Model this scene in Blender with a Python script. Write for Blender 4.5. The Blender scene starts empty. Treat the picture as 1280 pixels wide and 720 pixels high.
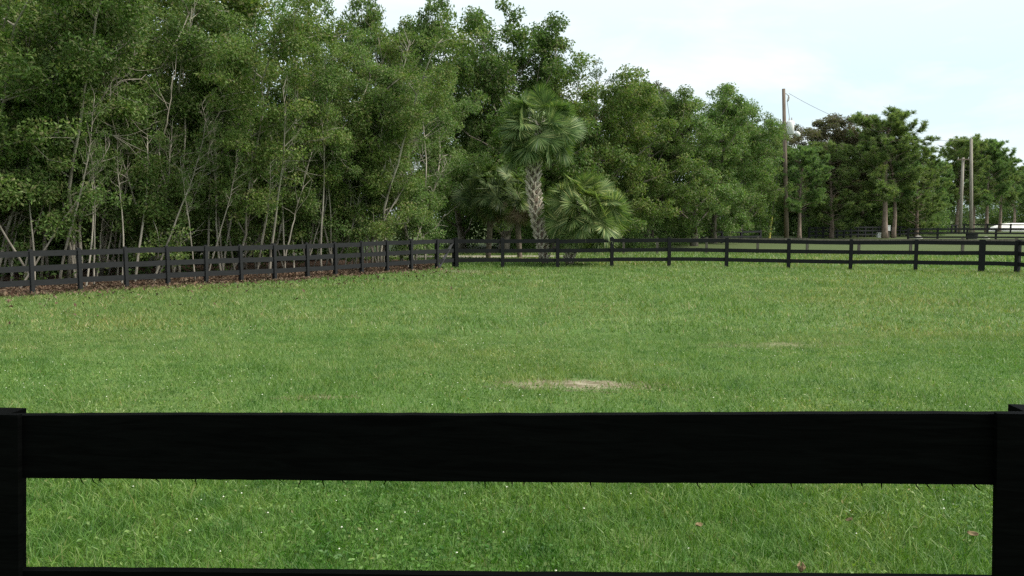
import bpy, math, random
import numpy as np
from mathutils import Vector

# ------------------------------------------------------------------ basics
scene = bpy.context.scene
COL = scene.collection
R = math.radians
PI = math.pi
FPX = 1000.0                 # focal length in photo pixels (1280 wide)
CAMZ = 2.05
PITCH = math.atan(88.0 / FPX)


def at(px, py, Y):
    """point on the ray of a photo pixel at depth Y"""
    cp, sp = math.cos(PITCH), math.sin(PITCH)
    a = (px - 640) / FPX
    b = -(py - 360) / FPX
    dx, dy, dz = a, cp + b * sp, -sp + b * cp
    return Vector((dx / dy * Y, Y, CAMZ + dz / dy * Y))


def gx(px, Y):
    return at(px, 272, Y).x


def smooth(a, b, v):
    t = np.clip((np.asarray(v, float) - a) / (b - a), 0, 1)
    return t * t * (3 - 2 * t)


def gz(x, y):
    """ground height: a low bank at the near fence that eases into the flat paddock"""
    x = np.asarray(x, float)
    y = np.asarray(y, float)
    bank = 0.42 * (1 - smooth(2.5, 15, y))
    und = 0.018 * np.sin(x * .55 + y * .31) + 0.014 * np.sin(y * .8 - x * .27 + 1.3)
    fade = 1 - smooth(60, 120, np.hypot(x, y))
    return bank + und * fade


def gzf(x, y):
    return float(gz(x, y))


# ------------------------------------------------------------------ object helpers
class MB:
    """collects vertices and faces (quads / tris) for ONE mesh"""

    def __init__(self):
        self.v, self.q, self.t, self.n = [], [], [], 0
        self.qm, self.tm = [], []

    def add(self, v, q=None, t=None, mat=0):
        v = np.asarray(v, float).reshape(-1, 3)
        if q is not None and len(q):
            q = np.asarray(q, int).reshape(-1, 4) + self.n
            self.q.append(q)
            self.qm.append(np.full(len(q), mat, int))
        if t is not None and len(t):
            t = np.asarray(t, int).reshape(-1, 3) + self.n
            self.t.append(t)
            self.tm.append(np.full(len(t), mat, int))
        self.v.append(v)
        self.n += len(v)

    def box(self, c, ax, ay, az, mat=0):
        """box from centre and three half-axis vectors"""
        c, ax, ay, az = [np.asarray(k, float) for k in (c, ax, ay, az)]
        vs = [c + i * ax + j * ay + k * az for k in (-1, 1) for j in (-1, 1) for i in (-1, 1)]
        self.add(vs, [(0, 2, 3, 1), (4, 5, 7, 6), (0, 1, 5, 4), (2, 6, 7, 3), (0, 4, 6, 2), (1, 3, 7, 5)], mat=mat)

    def tube(self, pts, rad, sides=6, cap=True, mat=0):
        pts = np.asarray(pts, float)
        n = len(pts)
        rad = np.broadcast_to(np.asarray(rad, float), (n,))
        tg = np.gradient(pts, axis=0)
        tg /= np.linalg.norm(tg, axis=1, keepdims=True) + 1e-9
        mean = tg.mean(0)
        ref = np.array((1., 0, 0)) if abs(mean[0]) < .6 * np.linalg.norm(mean) else np.array((0, 1., 0))
        u = np.cross(tg, ref)
        u /= np.linalg.norm(u, axis=1, keepdims=True) + 1e-9
        w = np.cross(tg, u)
        a = np.arange(sides) * 2 * PI / sides
        ring = pts[:, None, :] + rad[:, None, None] * (np.cos(a)[None, :, None] * u[:, None, :] + np.sin(a)[None, :, None] * w[:, None, :])
        vs = ring.reshape(-1, 3)
        i = np.arange(n - 1)[:, None] * sides
        k = np.arange(sides)[None, :]
        k2 = (k + 1) % sides
        q = np.stack([i + k, i + k2, i + sides + k2, i + sides + k], -1).reshape(-1, 4)
        t = []
        if cap:
            vs = np.vstack([vs, pts[:1], pts[-1:]])
            c0, c1 = n * sides, n * sides + 1
            for s in range(sides):
                t.append((c0, (s + 1) % sides, s))
                t.append((c1, (n - 1) * sides + s, (n - 1) * sides + (s + 1) % sides))
        self.add(vs, q, t, mat=mat)

    def mesh(self, name, mats=(), smooth_shade=False):
        me = bpy.data.meshes.new(name)
        v = np.vstack(self.v)
        q = np.vstack(self.q) if self.q else np.zeros((0, 4), int)
        t = np.vstack(self.t) if self.t else np.zeros((0, 3), int)
        mi = np.concatenate((self.qm or [np.zeros(0, int)]) + (self.tm or [np.zeros(0, int)]))
        me.vertices.add(len(v))
        me.vertices.foreach_set('co', v.astype(np.float32).ravel())
        loops = np.concatenate([q.ravel(), t.ravel()]).astype(np.int32)
        me.loops.add(len(loops))
        me.loops.foreach_set('vertex_index', loops)
        nf = len(q) + len(t)
        me.polygons.add(nf)
        start = np.concatenate([np.arange(len(q)) * 4, len(q) * 4 + np.arange(len(t)) * 3]).astype(np.int32)
        me.polygons.foreach_set('loop_start', start)
        if mi.any():
            me.polygons.foreach_set('material_index', mi.astype(np.int32))
        me.polygons.foreach_set('use_smooth', np.full(nf, bool(smooth_shade)))
        me.update(calc_edges=True)
        me.validate()
        for m in (mats if isinstance(mats, (list, tuple)) else [mats]):
            me.materials.append(m)
        return me

    def shift(self, o):
        o = np.asarray(o, float)
        self.v = [v - o for v in self.v]
        return self


def obj(name, me, parent=None):
    o = bpy.data.objects.new(name, me)
    COL.objects.link(o)
    if parent:
        o.parent = parent
    return o


def tag(o, label=None, cat=None, group=None, kind=None):
    if label: o['label'] = label
    if cat: o['category'] = cat
    if group: o['group'] = group
    if kind: o['kind'] = kind
    return o


def thing(name, label, cat, loc=(0, 0, 0), group=None, rz=0.0):
    o = bpy.data.objects.new(name, None)
    o.empty_display_size = .3
    COL.objects.link(o)
    o.location = loc
    o.rotation_euler = (0, 0, rz)
    return tag(o, label, cat, group)


# ------------------------------------------------------------------ materials
def nodes(name):
    m = bpy.data.materials.new(name)
    m.use_nodes = True
    nt = m.node_tree
    nt.nodes.clear()
    return m, nt, nt.nodes, nt.links


def ramp(N, stops, interp='LINEAR'):
    r = N.new('ShaderNodeValToRGB')
    r.color_ramp.interpolation = interp
    e = r.color_ramp.elements
    while len(e) < len(stops):
        e.new(.5)
    for k, (p, c) in enumerate(stops):
        e[k].position = p
        e[k].color = (*c, 1) if len(c) == 3 else c
    return r


def noise(N, L, coord, scale, detail=4, rough=.55, dist=0.0):
    n = N.new('ShaderNodeTexNoise')
    n.inputs['Scale'].default_value = scale
    n.inputs['Detail'].default_value = detail
    n.inputs['Roughness'].default_value = rough
    n.inputs['Distortion'].default_value = dist
    if coord is not None:
        L.new(coord, n.inputs['Vector'])
    return n


def mixc(N, L, a, b, fac, mode='MIX'):
    m = N.new('ShaderNodeMix')
    m.data_type = 'RGBA'
    m.blend_type = mode
    for s, v in ((6, a), (7, b)):
        if hasattr(v, 'is_output'):
            L.new(v, m.inputs[s])
        else:
            m.inputs[s].default_value = (*v, 1)
    if hasattr(fac, 'is_output'):
        L.new(fac, m.inputs[0])
    else:
        m.inputs[0].default_value = fac
    return m.outputs[2]


def math_(N, L, op, a, b=None, c=None, clamp=False):
    m = N.new('ShaderNodeMath')
    m.operation = op
    m.use_clamp = clamp
    for k, v in enumerate((a, b, c)):
        if v is None: continue
        if hasattr(v, 'is_output'):
            L.new(v, m.inputs[k])
        else:
            m.inputs[k].default_value = v
    return m.outputs[0]


def simple(name, c1, c2, scale=6.0, rough=.7, spec=.3, stretch=(1, 1, 1), bump=.0, metal=0.0):
    """two-tone noise material in object space"""
    m, nt, N, L = nodes(name)
    tc = N.new('ShaderNodeTexCoord')
    mp = N.new('ShaderNodeMapping')
    mp.inputs['Scale'].default_value = stretch
    L.new(tc.outputs['Object'], mp.inputs['Vector'])
    n = noise(N, L, mp.outputs[0], scale, 6, .6)
    rp = ramp(N, [(.32, c1), (.68, c2)])
    L.new(n.outputs[0], rp.inputs[0])
    b = N.new('ShaderNodeBsdfPrincipled')
    L.new(rp.outputs[0], b.inputs['Base Color'])
    b.inputs['Roughness'].default_value = rough
    b.inputs['Specular IOR Level'].default_value = spec
    b.inputs['Metallic'].default_value = metal
    if bump:
        bp = N.new('ShaderNodeBump')
        bp.inputs['Strength'].default_value = bump
        bp.inputs['Distance'].default_value = .02
        L.new(n.outputs[0], bp.inputs['Height'])
        L.new(bp.outputs[0], b.inputs['Normal'])
    o = N.new('ShaderNodeOutputMaterial')
    L.new(b.outputs[0], o.inputs[0])
    return m


def leaf_mat(name, tones, use_obj=True, trans=.34, rough=.52, spec=.27):
    """leaf: tone picked per leaf, times the object's own colour, with light coming through"""
    m, nt, N, L = nodes(name)
    g = N.new('ShaderNodeNewGeometry')
    k = len(tones)
    rp = ramp(N, [((i + .5) / k, c) for i, c in enumerate(tones)])
    L.new(g.outputs['Random Per Island'], rp.inputs[0])
    c = rp.outputs[0]
    tc = N.new('ShaderNodeTexCoord')
    n = noise(N, L, tc.outputs['Object'], .95, 3)
    rb = ramp(N, [(.36, (.80, .86, .80)), (.5, (1.0, 1.0, .97)), (.64, (1.22, 1.16, 1.10))])
    L.new(n.outputs[0], rb.inputs[0])
    c = mixc(N, L, c, rb.outputs[0], 1.0, 'MULTIPLY')
    if use_obj:
        oi = N.new('ShaderNodeObjectInfo')
        c = mixc(N, L, c, oi.outputs['Color'], 1.0, 'MULTIPLY')
    b = N.new('ShaderNodeBsdfPrincipled')
    L.new(c, b.inputs['Base Color'])
    b.inputs['Roughness'].default_value = rough
    b.inputs['Specular IOR Level'].default_value = spec
    t = N.new('ShaderNodeBsdfTranslucent')
    ct = mixc(N, L, c, (1.1, 1.3, .6), 1.0, 'MULTIPLY')
    L.new(ct, t.inputs['Color'])
    mx = N.new('ShaderNodeMixShader')
    mx.inputs[0].default_value = trans
    L.new(b.outputs[0], mx.inputs[1])
    L.new(t.outputs[0], mx.inputs[2])
    o = N.new('ShaderNodeOutputMaterial')
    L.new(mx.outputs[0], o.inputs[0])
    return m


M = {}
M['leaf'] = leaf_mat('broad_leaf', [(.060, .112, .028), (.100, .174, .043), (.132, .215, .060), (.170, .240, .082), (.164, .176, .086)])
M['needle'] = leaf_mat('pine_needle', [(.085, .138, .052), (.135, .205, .078), (.185, .255, .105), (.210, .230, .115)], trans=.42)
M['brown_leaf'] = leaf_mat('sparse_brown_leaf', [(.095, .095, .062), (.135, .122, .090), (.150, .130, .105), (.090, .115, .060)], trans=.35)
M['frond'] = leaf_mat('palm_frond', [(.078, .120, .044), (.142, .196, .074), (.220, .266, .105), (.32, .325, .15)], trans=.28, rough=.5, spec=.3)
M['dead_frond'] = leaf_mat('dead_frond', [(.16, .12, .075), (.24, .19, .13), (.30, .25, .18)], trans=.2, rough=.8, spec=.1)
M['bark_pale'] = simple('pale_bark', (.15, .13, .105), (.42, .385, .32), 3.0, .9, .1, (1, 1, .35), .3)
M['bark_grey'] = simple('grey_bark', (.10, .085, .07), (.24, .21, .175), 3.0, .9, .1, (1, 1, .3), .4)
M['bark_pine'] = simple('pine_bark', (.13, .095, .075), (.30, .235, .19), 5.0, .95, .1, (1, 1, .4), .5)
M['palm_boot'] = simple('palm_boot', (.42, .365, .29), (.72, .655, .55), 5.0, .9, .1, (1, 1, .5), .3)
M['palm_core'] = simple('palm_core', (.10, .08, .06), (.22, .18, .14), 8.0, .95, .05)
M['weathered'] = simple('weathered_wood', (.075, .066, .054), (.16, .145, .12), 5.0, .9, .1, (3, 3, .5), .2)
M['pole_wood'] = simple('pole_wood', (.20, .175, .145), (.36, .325, .28), 4.0, .9, .1, (4, 4, .4), .2)
M['pole_dark'] = simple('dark_pole_wood', (.12, .09, .07), (.21, .17, .135), 4.0, .9, .1, (4, 4, .4), .2)
M['metal_white'] = simple('pale_metal', (.70, .70, .69), (.82, .82, .81), 6.0, .45, .4)
M['porcelain'] = simple('porcelain', (.33, .31, .29), (.45, .43, .4), 6.0, .3, .5)
M['wire'] = simple('dark_wire', (.05, .05, .05), (.09, .09, .09), 6.0, .5, .4)
M['yellow'] = simple('yellow_plastic', (.62, .50, .10), (.78, .66, .17), 3.0, .5, .4)
M['white_sand'] = simple('white_sand', (.68, .66, .60), (.84, .82, .77), 1.6, .95, .05, (1, 1, 1), .3)
M['trough'] = simple('dark_plastic', (.018, .018, .02), (.035, .035, .038), 5.0, .6, .3)
M['white_paint'] = simple('chalky_white_paint', (.62, .62, .60), (.80, .80, .78), 3.0, .7, .2)
M['rock'] = simple('pale_rock', (.36, .34, .30), (.58, .56, .50), 3.0, .95, .1, (1, 1, 1), .4)
M['litter'] = leaf_mat('dry_leaf', [(.060, .036, .026), (.105, .064, .044), (.15, .10, .070), (.22, .165, .12), (.08, .054, .040)], use_obj=False, trans=.1, rough=.8, spec=.15)
M['dry_leaf'] = simple('fallen_dry_leaf', (.14, .100, .050), (.23, .175, .095), 30.0, .8, .15)
M['bird'] = simple('dark_feather', (.02, .02, .022), (.05, .05, .055), 10.0, .7, .2)


def black_board(name, lo, hi, spec):
    m, nt, N, L = nodes(name)
    tc = N.new('ShaderNodeTexCoord')
    mp = N.new('ShaderNodeMapping')
    mp.inputs['Scale'].default_value = (2.0, 2.0, 24.0)
    L.new(tc.outputs['Object'], mp.inputs['Vector'])
    n = noise(N, L, mp.outputs[0], 2.2, 8, .65, 1.2)
    n2 = noise(N, L, tc.outputs['Object'], 5.0, 6, .7)
    rp = ramp(N, [(.35, lo), (.75, hi)])
    L.new(n.outputs[0], rp.inputs[0])
    wear = ramp(N, [(.70, (0, 0, 0)), (.80, (1, 1, 1))])
    L.new(n2.outputs[0], wear.inputs[0])
    c = mixc(N, L, rp.outputs[0], tuple(min(1, h * 2.2) for h in hi), wear.outputs[0])
    b = N.new('ShaderNodeBsdfPrincipled')
    L.new(c, b.inputs['Base Color'])
    b.inputs['Roughness'].default_value = .62
    b.inputs['Specular IOR Level'].default_value = spec
    bp = N.new('ShaderNodeBump')
    bp.inputs['Strength'].default_value = .12
    bp.inputs['Distance'].default_value = .003
    L.new(n.outputs[0], bp.inputs['Height'])
    L.new(bp.outputs[0], b.inputs['Normal'])
    o = N.new('ShaderNodeOutputMaterial')
    L.new(b.outputs[0], o.inputs[0])
    return m


M['black'] = black_board('black_fence_paint', (.0045, .005, .0055), (.013, .0135, .014), .18)
M['black_lighter'] = black_board('lighter_black_fence_paint', (.009, .0095, .010), (.021, .022, .0235), .25)  # same black in a lighter tone
M['black_near'] = black_board('shaded_black_fence_paint', (.0010, .0011, .0011), (.0030, .0033, .0033), .012)  # darkened copy for the silhouetted near boards, their shade put in the colour

# ------------------------------------------------------------------ fence lines
# left board fence: 13 posts on a straight line, then the corner
LP0 = np.array((-12.94, 21.5))
LP1 = np.array((-3.0, 31.55))
LDIR = (LP1 - LP0) / 12.0
LUN = LDIR / np.linalg.norm(LDIR)
LNORM = np.array((-LUN[1], LUN[0]))          # points into the woods


def left_s(x, y):
    """distance behind the left fence (positive = on the woods side)"""
    return (x - LP0[0]) * LNORM[0] + (y - LP0[1]) * LNORM[1]


# ------------------------------------------------------------------ ground
def ground_material():
    m, nt, N, L = nodes('paddock_ground')
    g = N.new('ShaderNodeNewGeometry')
    P = g.outputs['Position']
    sep = N.new('ShaderNodeSeparateXYZ')
    L.new(P, sep.inputs[0])
    X, Y = sep.outputs[0], sep.outputs[1]
    n1 = noise(N, L, P, .35, 5, .6)
    n2 = noise(N, L, P, 2.6, 6, .65)
    n3 = noise(N, L, P, 22.0, 4, .7)
    n4 = noise(N, L, P, 4.5, 5, .7)
    c = ramp(N, [(.3, (.060, .110, .030)), (.5, (.085, .150, .045)), (.72, (.125, .170, .066))])
    L.new(n2.outputs[0], c.inputs[0])
    c1 = ramp(N, [(.35, (.8, .88, .75)), (.65, (1.15, 1.05, 1.05))])
    L.new(n1.outputs[0], c1.inputs[0])
    col = mixc(N, L, c.outputs[0], c1.outputs[0], 1.0, 'MULTIPLY')
    c3 = ramp(N, [(.3, (.7, .72, .68)), (.7, (1.3, 1.28, 1.2))])
    L.new(n3.outputs[0], c3.inputs[0])
    col = mixc(N, L, col, c3.outputs[0], 1.0, 'MULTIPLY')
    # far paddocks: drier olive grass
    far = N.new('ShaderNodeMapRange')
    far.inputs[1].default_value = 44
    far.inputs[2].default_value = 52
    L.new(math_(N, L, 'ADD', Y, math_(N, L, 'MULTIPLY', n1.outputs[0], 6)), far.inputs[0])
    col = mixc(N, L, col, (.072, .084, .038), math_(N, L, 'MULTIPLY', far.outputs[0], .75))
    # leaf litter of the woods
    sd = math_(N, L, 'ADD', math_(N, L, 'MULTIPLY', math_(N, L, 'SUBTRACT', X, float(LP0[0])), float(LNORM[0])),
               math_(N, L, 'MULTIPLY', math_(N, L, 'SUBTRACT', Y, float(LP0[1])), float(LNORM[1])))
    sd = math_(N, L, 'ADD', sd, math_(N, L, 'MULTIPLY', math_(N, L, 'SUBTRACT', n2.outputs[0], .5), 1.6))
    lf = N.new('ShaderNodeMapRange')
    lf.inputs[1].default_value = -.75
    lf.inputs[2].default_value = .05
    L.new(sd, lf.inputs[0])
    cut = N.new('ShaderNodeMapRange')
    cut.inputs[1].default_value = 38.5
    cut.inputs[2].default_value = 37.0
    L.new(math_(N, L, 'ADD', Y, math_(N, L, 'MULTIPLY', X, .25)), cut.inputs[0])
    cx = N.new('ShaderNodeMapRange')
    cx.inputs[1].default_value = -3.0
    cx.inputs[2].default_value = -4.2
    L.new(X, cx.inputs[0])
    lfac = math_(N, L, 'MULTIPLY', math_(N, L, 'MULTIPLY', lf.outputs[0], cut.outputs[0]), cx.outputs[0])
    lc = ramp(N, [(.3, (.042, .026, .019)), (.5, (.085, .052, .037)), (.7, (.15, .105, .078))])
    L.new(n3.outputs[0], lc.inputs[0])
    col = mixc(N, L, col, lc.outputs[0], lfac)
    # two worn patches of bare ground
    def patch(cx, cy, rx, ry, amount, tone):
        dx = math_(N, L, 'DIVIDE', math_(N, L, 'SUBTRACT', X, cx), rx)
        dy = math_(N, L, 'DIVIDE', math_(N, L, 'SUBTRACT', Y, cy), ry)
        d = math_(N, L, 'SQRT', math_(N, L, 'ADD', math_(N, L, 'MULTIPLY', dx, dx), math_(N, L, 'MULTIPLY', dy, dy)))
        d = math_(N, L, 'ADD', d, math_(N, L, 'MULTIPLY', math_(N, L, 'SUBTRACT', n4.outputs[0], .5), 3.4))
        f = N.new('ShaderNodeMapRange')
        f.inputs[1].default_value = 1.05
        f.inputs[2].default_value = .6
        L.new(d, f.inputs[0])
        tn = ramp(N, [(.42, (tone[0] * .42, tone[1] * .38, tone[2] * .34)), (.60, tone)])
        L.new(n4.outputs[0], tn.inputs[0])
        return math_(N, L, 'MULTIPLY', f.outputs[0], amount), tn.outputs[0]
    for a in PATCHES:
        f, tn = patch(*a)
        col = mixc(N, L, col, tn, f)
    b = N.new('ShaderNodeBsdfPrincipled')
    L.new(col, b.inputs['Base Color'])
    b.inputs['Roughness'].default_value = .95
    b.inputs['Specular IOR Level'].default_value = .1
    bp = N.new('ShaderNodeBump')
    bp.inputs['Strength'].default_value = .6
    bp.inputs['Distance'].default_value = .03
    L.new(n3.outputs[0], bp.inputs['Height'])
    L.new(bp.outputs[0], b.inputs['Normal'])
    o = N.new('ShaderNodeOutputMaterial')
    L.new(b.outputs[0], o.inputs[0])
    return m


PATCHES = [(.72, 8.62, 1.05, .46, .85, (.36, .31, .23)), (4.3, 12.6, 1.3, .5, .55, (.30, .26, .17)),
           (-1.9, 7.75, .45, .16, .65, (.30, .24, .16)), (-1.8, 30.2, 1.3, .9, .5, (.32, .30, .22))]

def build_ground():
    def axis(fine, step, far):
        a = list(np.arange(-fine, fine + .01, step))
        s, v = step, fine
        while v < far:
            s *= 1.5
            v += s
            a.append(v)
            a.insert(0, -v)
        return np.array(a)
    xs = axis(24, .6, 1800)
    ys = axis(48, .6, 1800)
    Xg, Yg = np.meshgrid(xs, ys)
    Z = gz(Xg, Yg)
    v = np.stack([Xg, Yg, Z], -1).reshape(-1, 3)
    nx, ny = len(xs), len(ys)
    i = np.arange(ny - 1)[:, None] * nx + np.arange(nx - 1)[None, :]
    q = np.stack([i, i + 1, i + nx + 1, i + nx], -1).reshape(-1, 4)
    b = MB()
    b.add(v, q)
    tag(obj('ground', b.mesh('ground', ground_material(), True)), kind='structure')


build_ground()


def build_track():
    """pale sand track crossing behind the paddock fence"""
    b = MB()
    cl = [(-26, 47.5, 1.6), (-18, 45.2, 1.6), (-12, 43.6, 1.6), (-7, 42.6, 1.35), (-3, 42.1, 1.25), (0, 41.9, 1.05), (2, 41.9, .7), (3.2, 42.1, .25)]
    cl = np.array(cl)
    t = np.linspace(0, len(cl) - 1, 60)
    k = np.arange(len(cl))
    cx, cy, w = [np.interp(t, k, cl[:, j]) for j in range(3)]
    rg = np.random.default_rng(4)
    w1 = w * (1 + .12 * rg.standard_normal(60))
    w2 = w * (1 + .12 * rg.standard_normal(60))
    a = np.stack([cx, cy - w1, gz(cx, cy - w1) + .02], -1)
    m_ = np.stack([cx, cy, gz(cx, cy) + .03], -1)
    c = np.stack([cx, cy + w2, gz(cx, cy + w2) + .02], -1)
    v = np.stack([a, m_, c], 1).reshape(-1, 3)
    q = []
    for i in range(59):
        for j in range(2):
            q.append((i * 3 + j, i * 3 + 3 + j, i * 3 + 4 + j, i * 3 + 1 + j))
    b.add(v, q)
    mt = simple('pale_track_sand', (.27, .245, .185), (.42, .39, .32), 2.5, .95, .05, (1, 1, 1), .2)
    tag(obj('sand_track', b.mesh('sand_track', mt, True)), kind='structure')


build_track()


# ------------------------------------------------------------------ grass
def fbm(x, y, s):
    v = 0
    for k, (a, f) in enumerate(((1, 1.), (.6, 2.1), (.4, 4.3))):
        v = v + a * np.sin(f * s * (x * .8 + y * .6) + 1.7 * k + 1.3 * np.sin(f * s * (.7 * y - .5 * x) + k))
    return v / 2.0


def patch_d(x, y):
    d = np.full(x.shape, 9.0)
    for (cx, cy, rx, ry, am, _) in PATCHES:
        dd = np.hypot((x - cx) / rx, (y - cy) / ry) + .38 * fbm(x, y, 6.1)
        d = np.minimum(d, dd + (1 - am) * .8)
    return d


def leaf_quads(mb, c, rg, Lmin, Lmax, aspect=.5, up=.5, droop=.2, outdir=None, mat=0, fold=.12):
    """one diamond leaf per centre"""
    n = len(c)
    d = rg.standard_normal((n, 3))
    if outdir is not None:
        d = d * .8 + outdir
    d[:, 2] -= droop
    d /= np.linalg.norm(d, axis=1, keepdims=True) + 1e-9
    nr = rg.standard_normal((n, 3)) * .8
    nr[:, 2] += up
    v = np.cross(nr, d)
    v /= np.linalg.norm(v, axis=1, keepdims=True) + 1e-9
    nn = np.cross(d, v)
    Ls = rg.uniform(Lmin, Lmax, n)[:, None]
    W = Ls * aspect * .5
    a = c - d * Ls * .5
    e = c + d * Ls * .5 - nn * Ls * fold
    m1 = c + v * W + nn * Ls * fold * .6
    m2 = c - v * W + nn * Ls * fold * .6
    vs = np.stack([a, m1, e, m2], 1).reshape(-1, 3)
    mb.add(vs, np.arange(4 * n).reshape(-1, 4), mat=mat)


def build_grass():
    rg = np.random.default_rng(11)
    gm, nt, N, L = nodes('grass_blade')
    g = N.new('ShaderNodeNewGeometry')
    rp = ramp(N, [(.015, (.27, .26, .14)), (.05, (.060, .135, .032)), (.40, (.104, .205, .046)), (.70, (.142, .248, .064)), (.93, (.200, .285, .098)), (.99, (.34, .42, .24))])
    L.new(g.outputs['Random Per Island'], rp.inputs[0])
    n1 = noise(N, L, g.outputs['Position'], .55, 5, .6)
    rb = ramp(N, [(.34, (.74, .84, .66)), (.52, (1.0, 1.0, 1.0)), (.68, (1.24, 1.10, 1.15))])
    L.new(n1.outputs[0], rb.inputs[0])
    c = mixc(N, L, rp.outputs[0], rb.outputs[0], 1.0, 'MULTIPLY')
    n0 = noise(N, L, g.outputs['Position'], .16, 3, .5)
    r0 = ramp(N, [(.36, (.86, .97, .78)), (.5, (1.0, 1.0, 1.0)), (.64, (1.17, 1.0, .98))])
    L.new(n0.outputs[0], r0.inputs[0])
    c = mixc(N, L, c, r0.outputs[0], 1.0, 'MULTIPLY')
    # darker, greener turf on the bank, paler turf out in the paddock
    sp = N.new('ShaderNodeSeparateXYZ')
    L.new(g.outputs['Position'], sp.inputs[0])
    dm = N.new('ShaderNodeMapRange')
    dm.inputs[1].default_value = 5.5
    dm.inputs[2].default_value = 17
    L.new(math_(N, L, 'ADD', sp.outputs[1], math_(N, L, 'MULTIPLY', n1.outputs[0], 4)), dm.inputs[0])
    c = mixc(N, L, c, mixc(N, L, (.78, .90, .60), (1.24, 1.04, 1.20), dm.outputs[0]), 1.0, 'MULTIPLY')
    n2 = noise(N, L, g.outputs['Position'], 2.8, 4, .6)
    rc = ramp(N, [(.32, (.52, .70, .54)), (.46, (.95, .98, .95)), (.66, (1.25, 1.15, 1.12))])  # dark spots paint in the shade of gaps between grass tufts
    L.new(n2.outputs[0], rc.inputs[0])
    c = mixc(N, L, c, rc.outputs[0], 1.0, 'MULTIPLY')
    b = N.new('ShaderNodeBsdfPrincipled')
    L.new(c, b.inputs['Base Color'])
    b.inputs['Roughness'].default_value = .5
    b.inputs['Specular IOR Level'].default_value = .35
    t = N.new('ShaderNodeBsdfTranslucent')
    L.new(mixc(N, L, c, (1.1, 1.2, .5), 1.0, 'MULTIPLY'), t.inputs['Color'])
    mx = N.new('ShaderNodeMixShader')
    mx.inputs[0].default_value = .35
    L.new(b.outputs[0], mx.inputs[1])
    L.new(t.outputs[0], mx.inputs[2])
    o = N.new('ShaderNodeOutputMaterial')
    L.new(mx.outputs[0], o.inputs[0])
    fl = simple('clover_flower', (.55, .56, .44), (.74, .75, .62), 40, .8, .1)
    mb = MB()
    bands = [(2.2, 6.5, 5200, .0048, .035, .085, 2), (6.5, 14, 1500, .0085, .035, .075, 1),
             (14, 24, 330, .019, .055, .10, 1), (24, 34, 190, .028, .055, .095, 1), (34, 47, 70, .05, .08, .15, 1)]
    for (y0, y1, dens, w, h0, h1, seg) in bands:
        hw = .74 * y1 + 1.5
        n = int((y1 - y0) * 2 * hw * dens)
        y = rg.uniform(y0, y1, n)
        x = rg.uniform(-hw, hw, n)
        keep = np.abs(x) < .74 * y + 1.5
        s = left_s(x, y)
        in_l = (s > -.55 + .35 * fbm(x, y, 1.7) + .25 * rg.standard_normal(n)) & (y + .25 * x < 37.5) & (x < -3.4)
        keep &= ~in_l
        keep &= rg.random(n) < smooth(.45, 1.05, patch_d(x, y)) + .14 * (fbm(x, y, 8.0) > .0) + .03
        # the sand track stays bare
        keep &= ~((np.abs(y - (42.0 + np.maximum(0, -x - 2) * .18)) < 1.25) & (x < 2.8))
        x, y = x[keep], y[keep]
        n = len(x)
        cl = fbm(x, y, 2.3)
        cl2 = fbm(x + 7, y - 3, .8)
        cl = cl + .7 * np.maximum(0, fbm(x * 1.3 + 3, y, 5.2))
        h = rg.uniform(h0, h1, n) * (1 + .28 * cl + .18 * cl2) * np.where(rg.random(n) < .06, 1.5, 1)
        z = gz(x, y) - .008
        az = rg.uniform(0, 2 * PI, n)
        side = np.stack([np.cos(az), np.sin(az), 0 * az], -1)
        la = rg.uniform(0, 2 * PI, n)
        lean = np.stack([np.cos(la), np.sin(la), 0 * la], -1) * (rg.uniform(.15, 1.3, n) * h)[:, None]
        up = np.stack([0 * h, 0 * h, h], -1)
        base = np.stack([x, y, z], -1)
        ww = (w * rg.uniform(.6, 1.2, n))[:, None]
        if seg == 2:
            mid = base + up * .6 + lean * .3
            v = np.stack([base - side * ww * .5, base + side * ww * .5, mid + side * ww * .42, mid - side * ww * .42,
                          base + up + lean], 1).reshape(-1, 3)
            i = np.arange(n)[:, None] * 5
            mb.add(v, i + np.array([[0, 1, 2, 3]]), i + np.array([[3, 2, 4]]))
        else:
            v = np.stack([base - side * ww * .5, base + side * ww * .5, base + up + lean], 1).reshape(-1, 3)
            mb.add(v, None, np.arange(3 * n).reshape(-1, 3))
    # small broad weed leaves lying between the blades
    n = 110000
    y = 2.3 + 15 * rg.random(n) ** 1.6
    x = rg.uniform(-1, 1, n) * (.74 * y + 1.2)
    k = (fbm(x, y, 1.3) + .5 * rg.standard_normal(n) > .05) & (left_s(x, y) < -.8) & (patch_d(x, y) > .9)
    x, y = x[k], y[k]
    n = len(x)
    c = np.stack([x, y, gz(x, y) + rg.uniform(.015, .06, n)], -1)
    leaf_quads(mb, c, rg, .016, .034, .62, 1.1, .0)
    # tiny pale clover heads
    n = 1700
    y = 2.6 + 26 * rg.random(n) ** 1.3
    x = rg.uniform(-1, 1, n) * (.74 * y + 1)
    k = (fbm(x, y, .9) + .4 * rg.standard_normal(n) > .1) & (left_s(x, y) < -1.2) & (patch_d(x, y) > 1.2)
    x, y = x[k], y[k]
    n = len(x)
    r = rg.uniform(.0025, .0055, n) * (1 + y / 24)
    c = np.stack([x, y, gz(x, y) + rg.uniform(.06, .11, n)], -1)
    off = np.array([(1, 0, 0), (0, 1, 0), (-1, 0, 0), (0, -1, 0), (0, 0, .9)], float)
    v = (c[:, None, :] + off[None] * r[:, None, None]).reshape(-1, 3)
    i = np.arange(n)[:, None, None] * 5
    tr = i + np.array([[(0, 1, 4), (1, 2, 4), (2, 3, 4), (3, 0, 4)]])
    mb.add(v, None, tr.reshape(-1, 3), mat=1)
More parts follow.
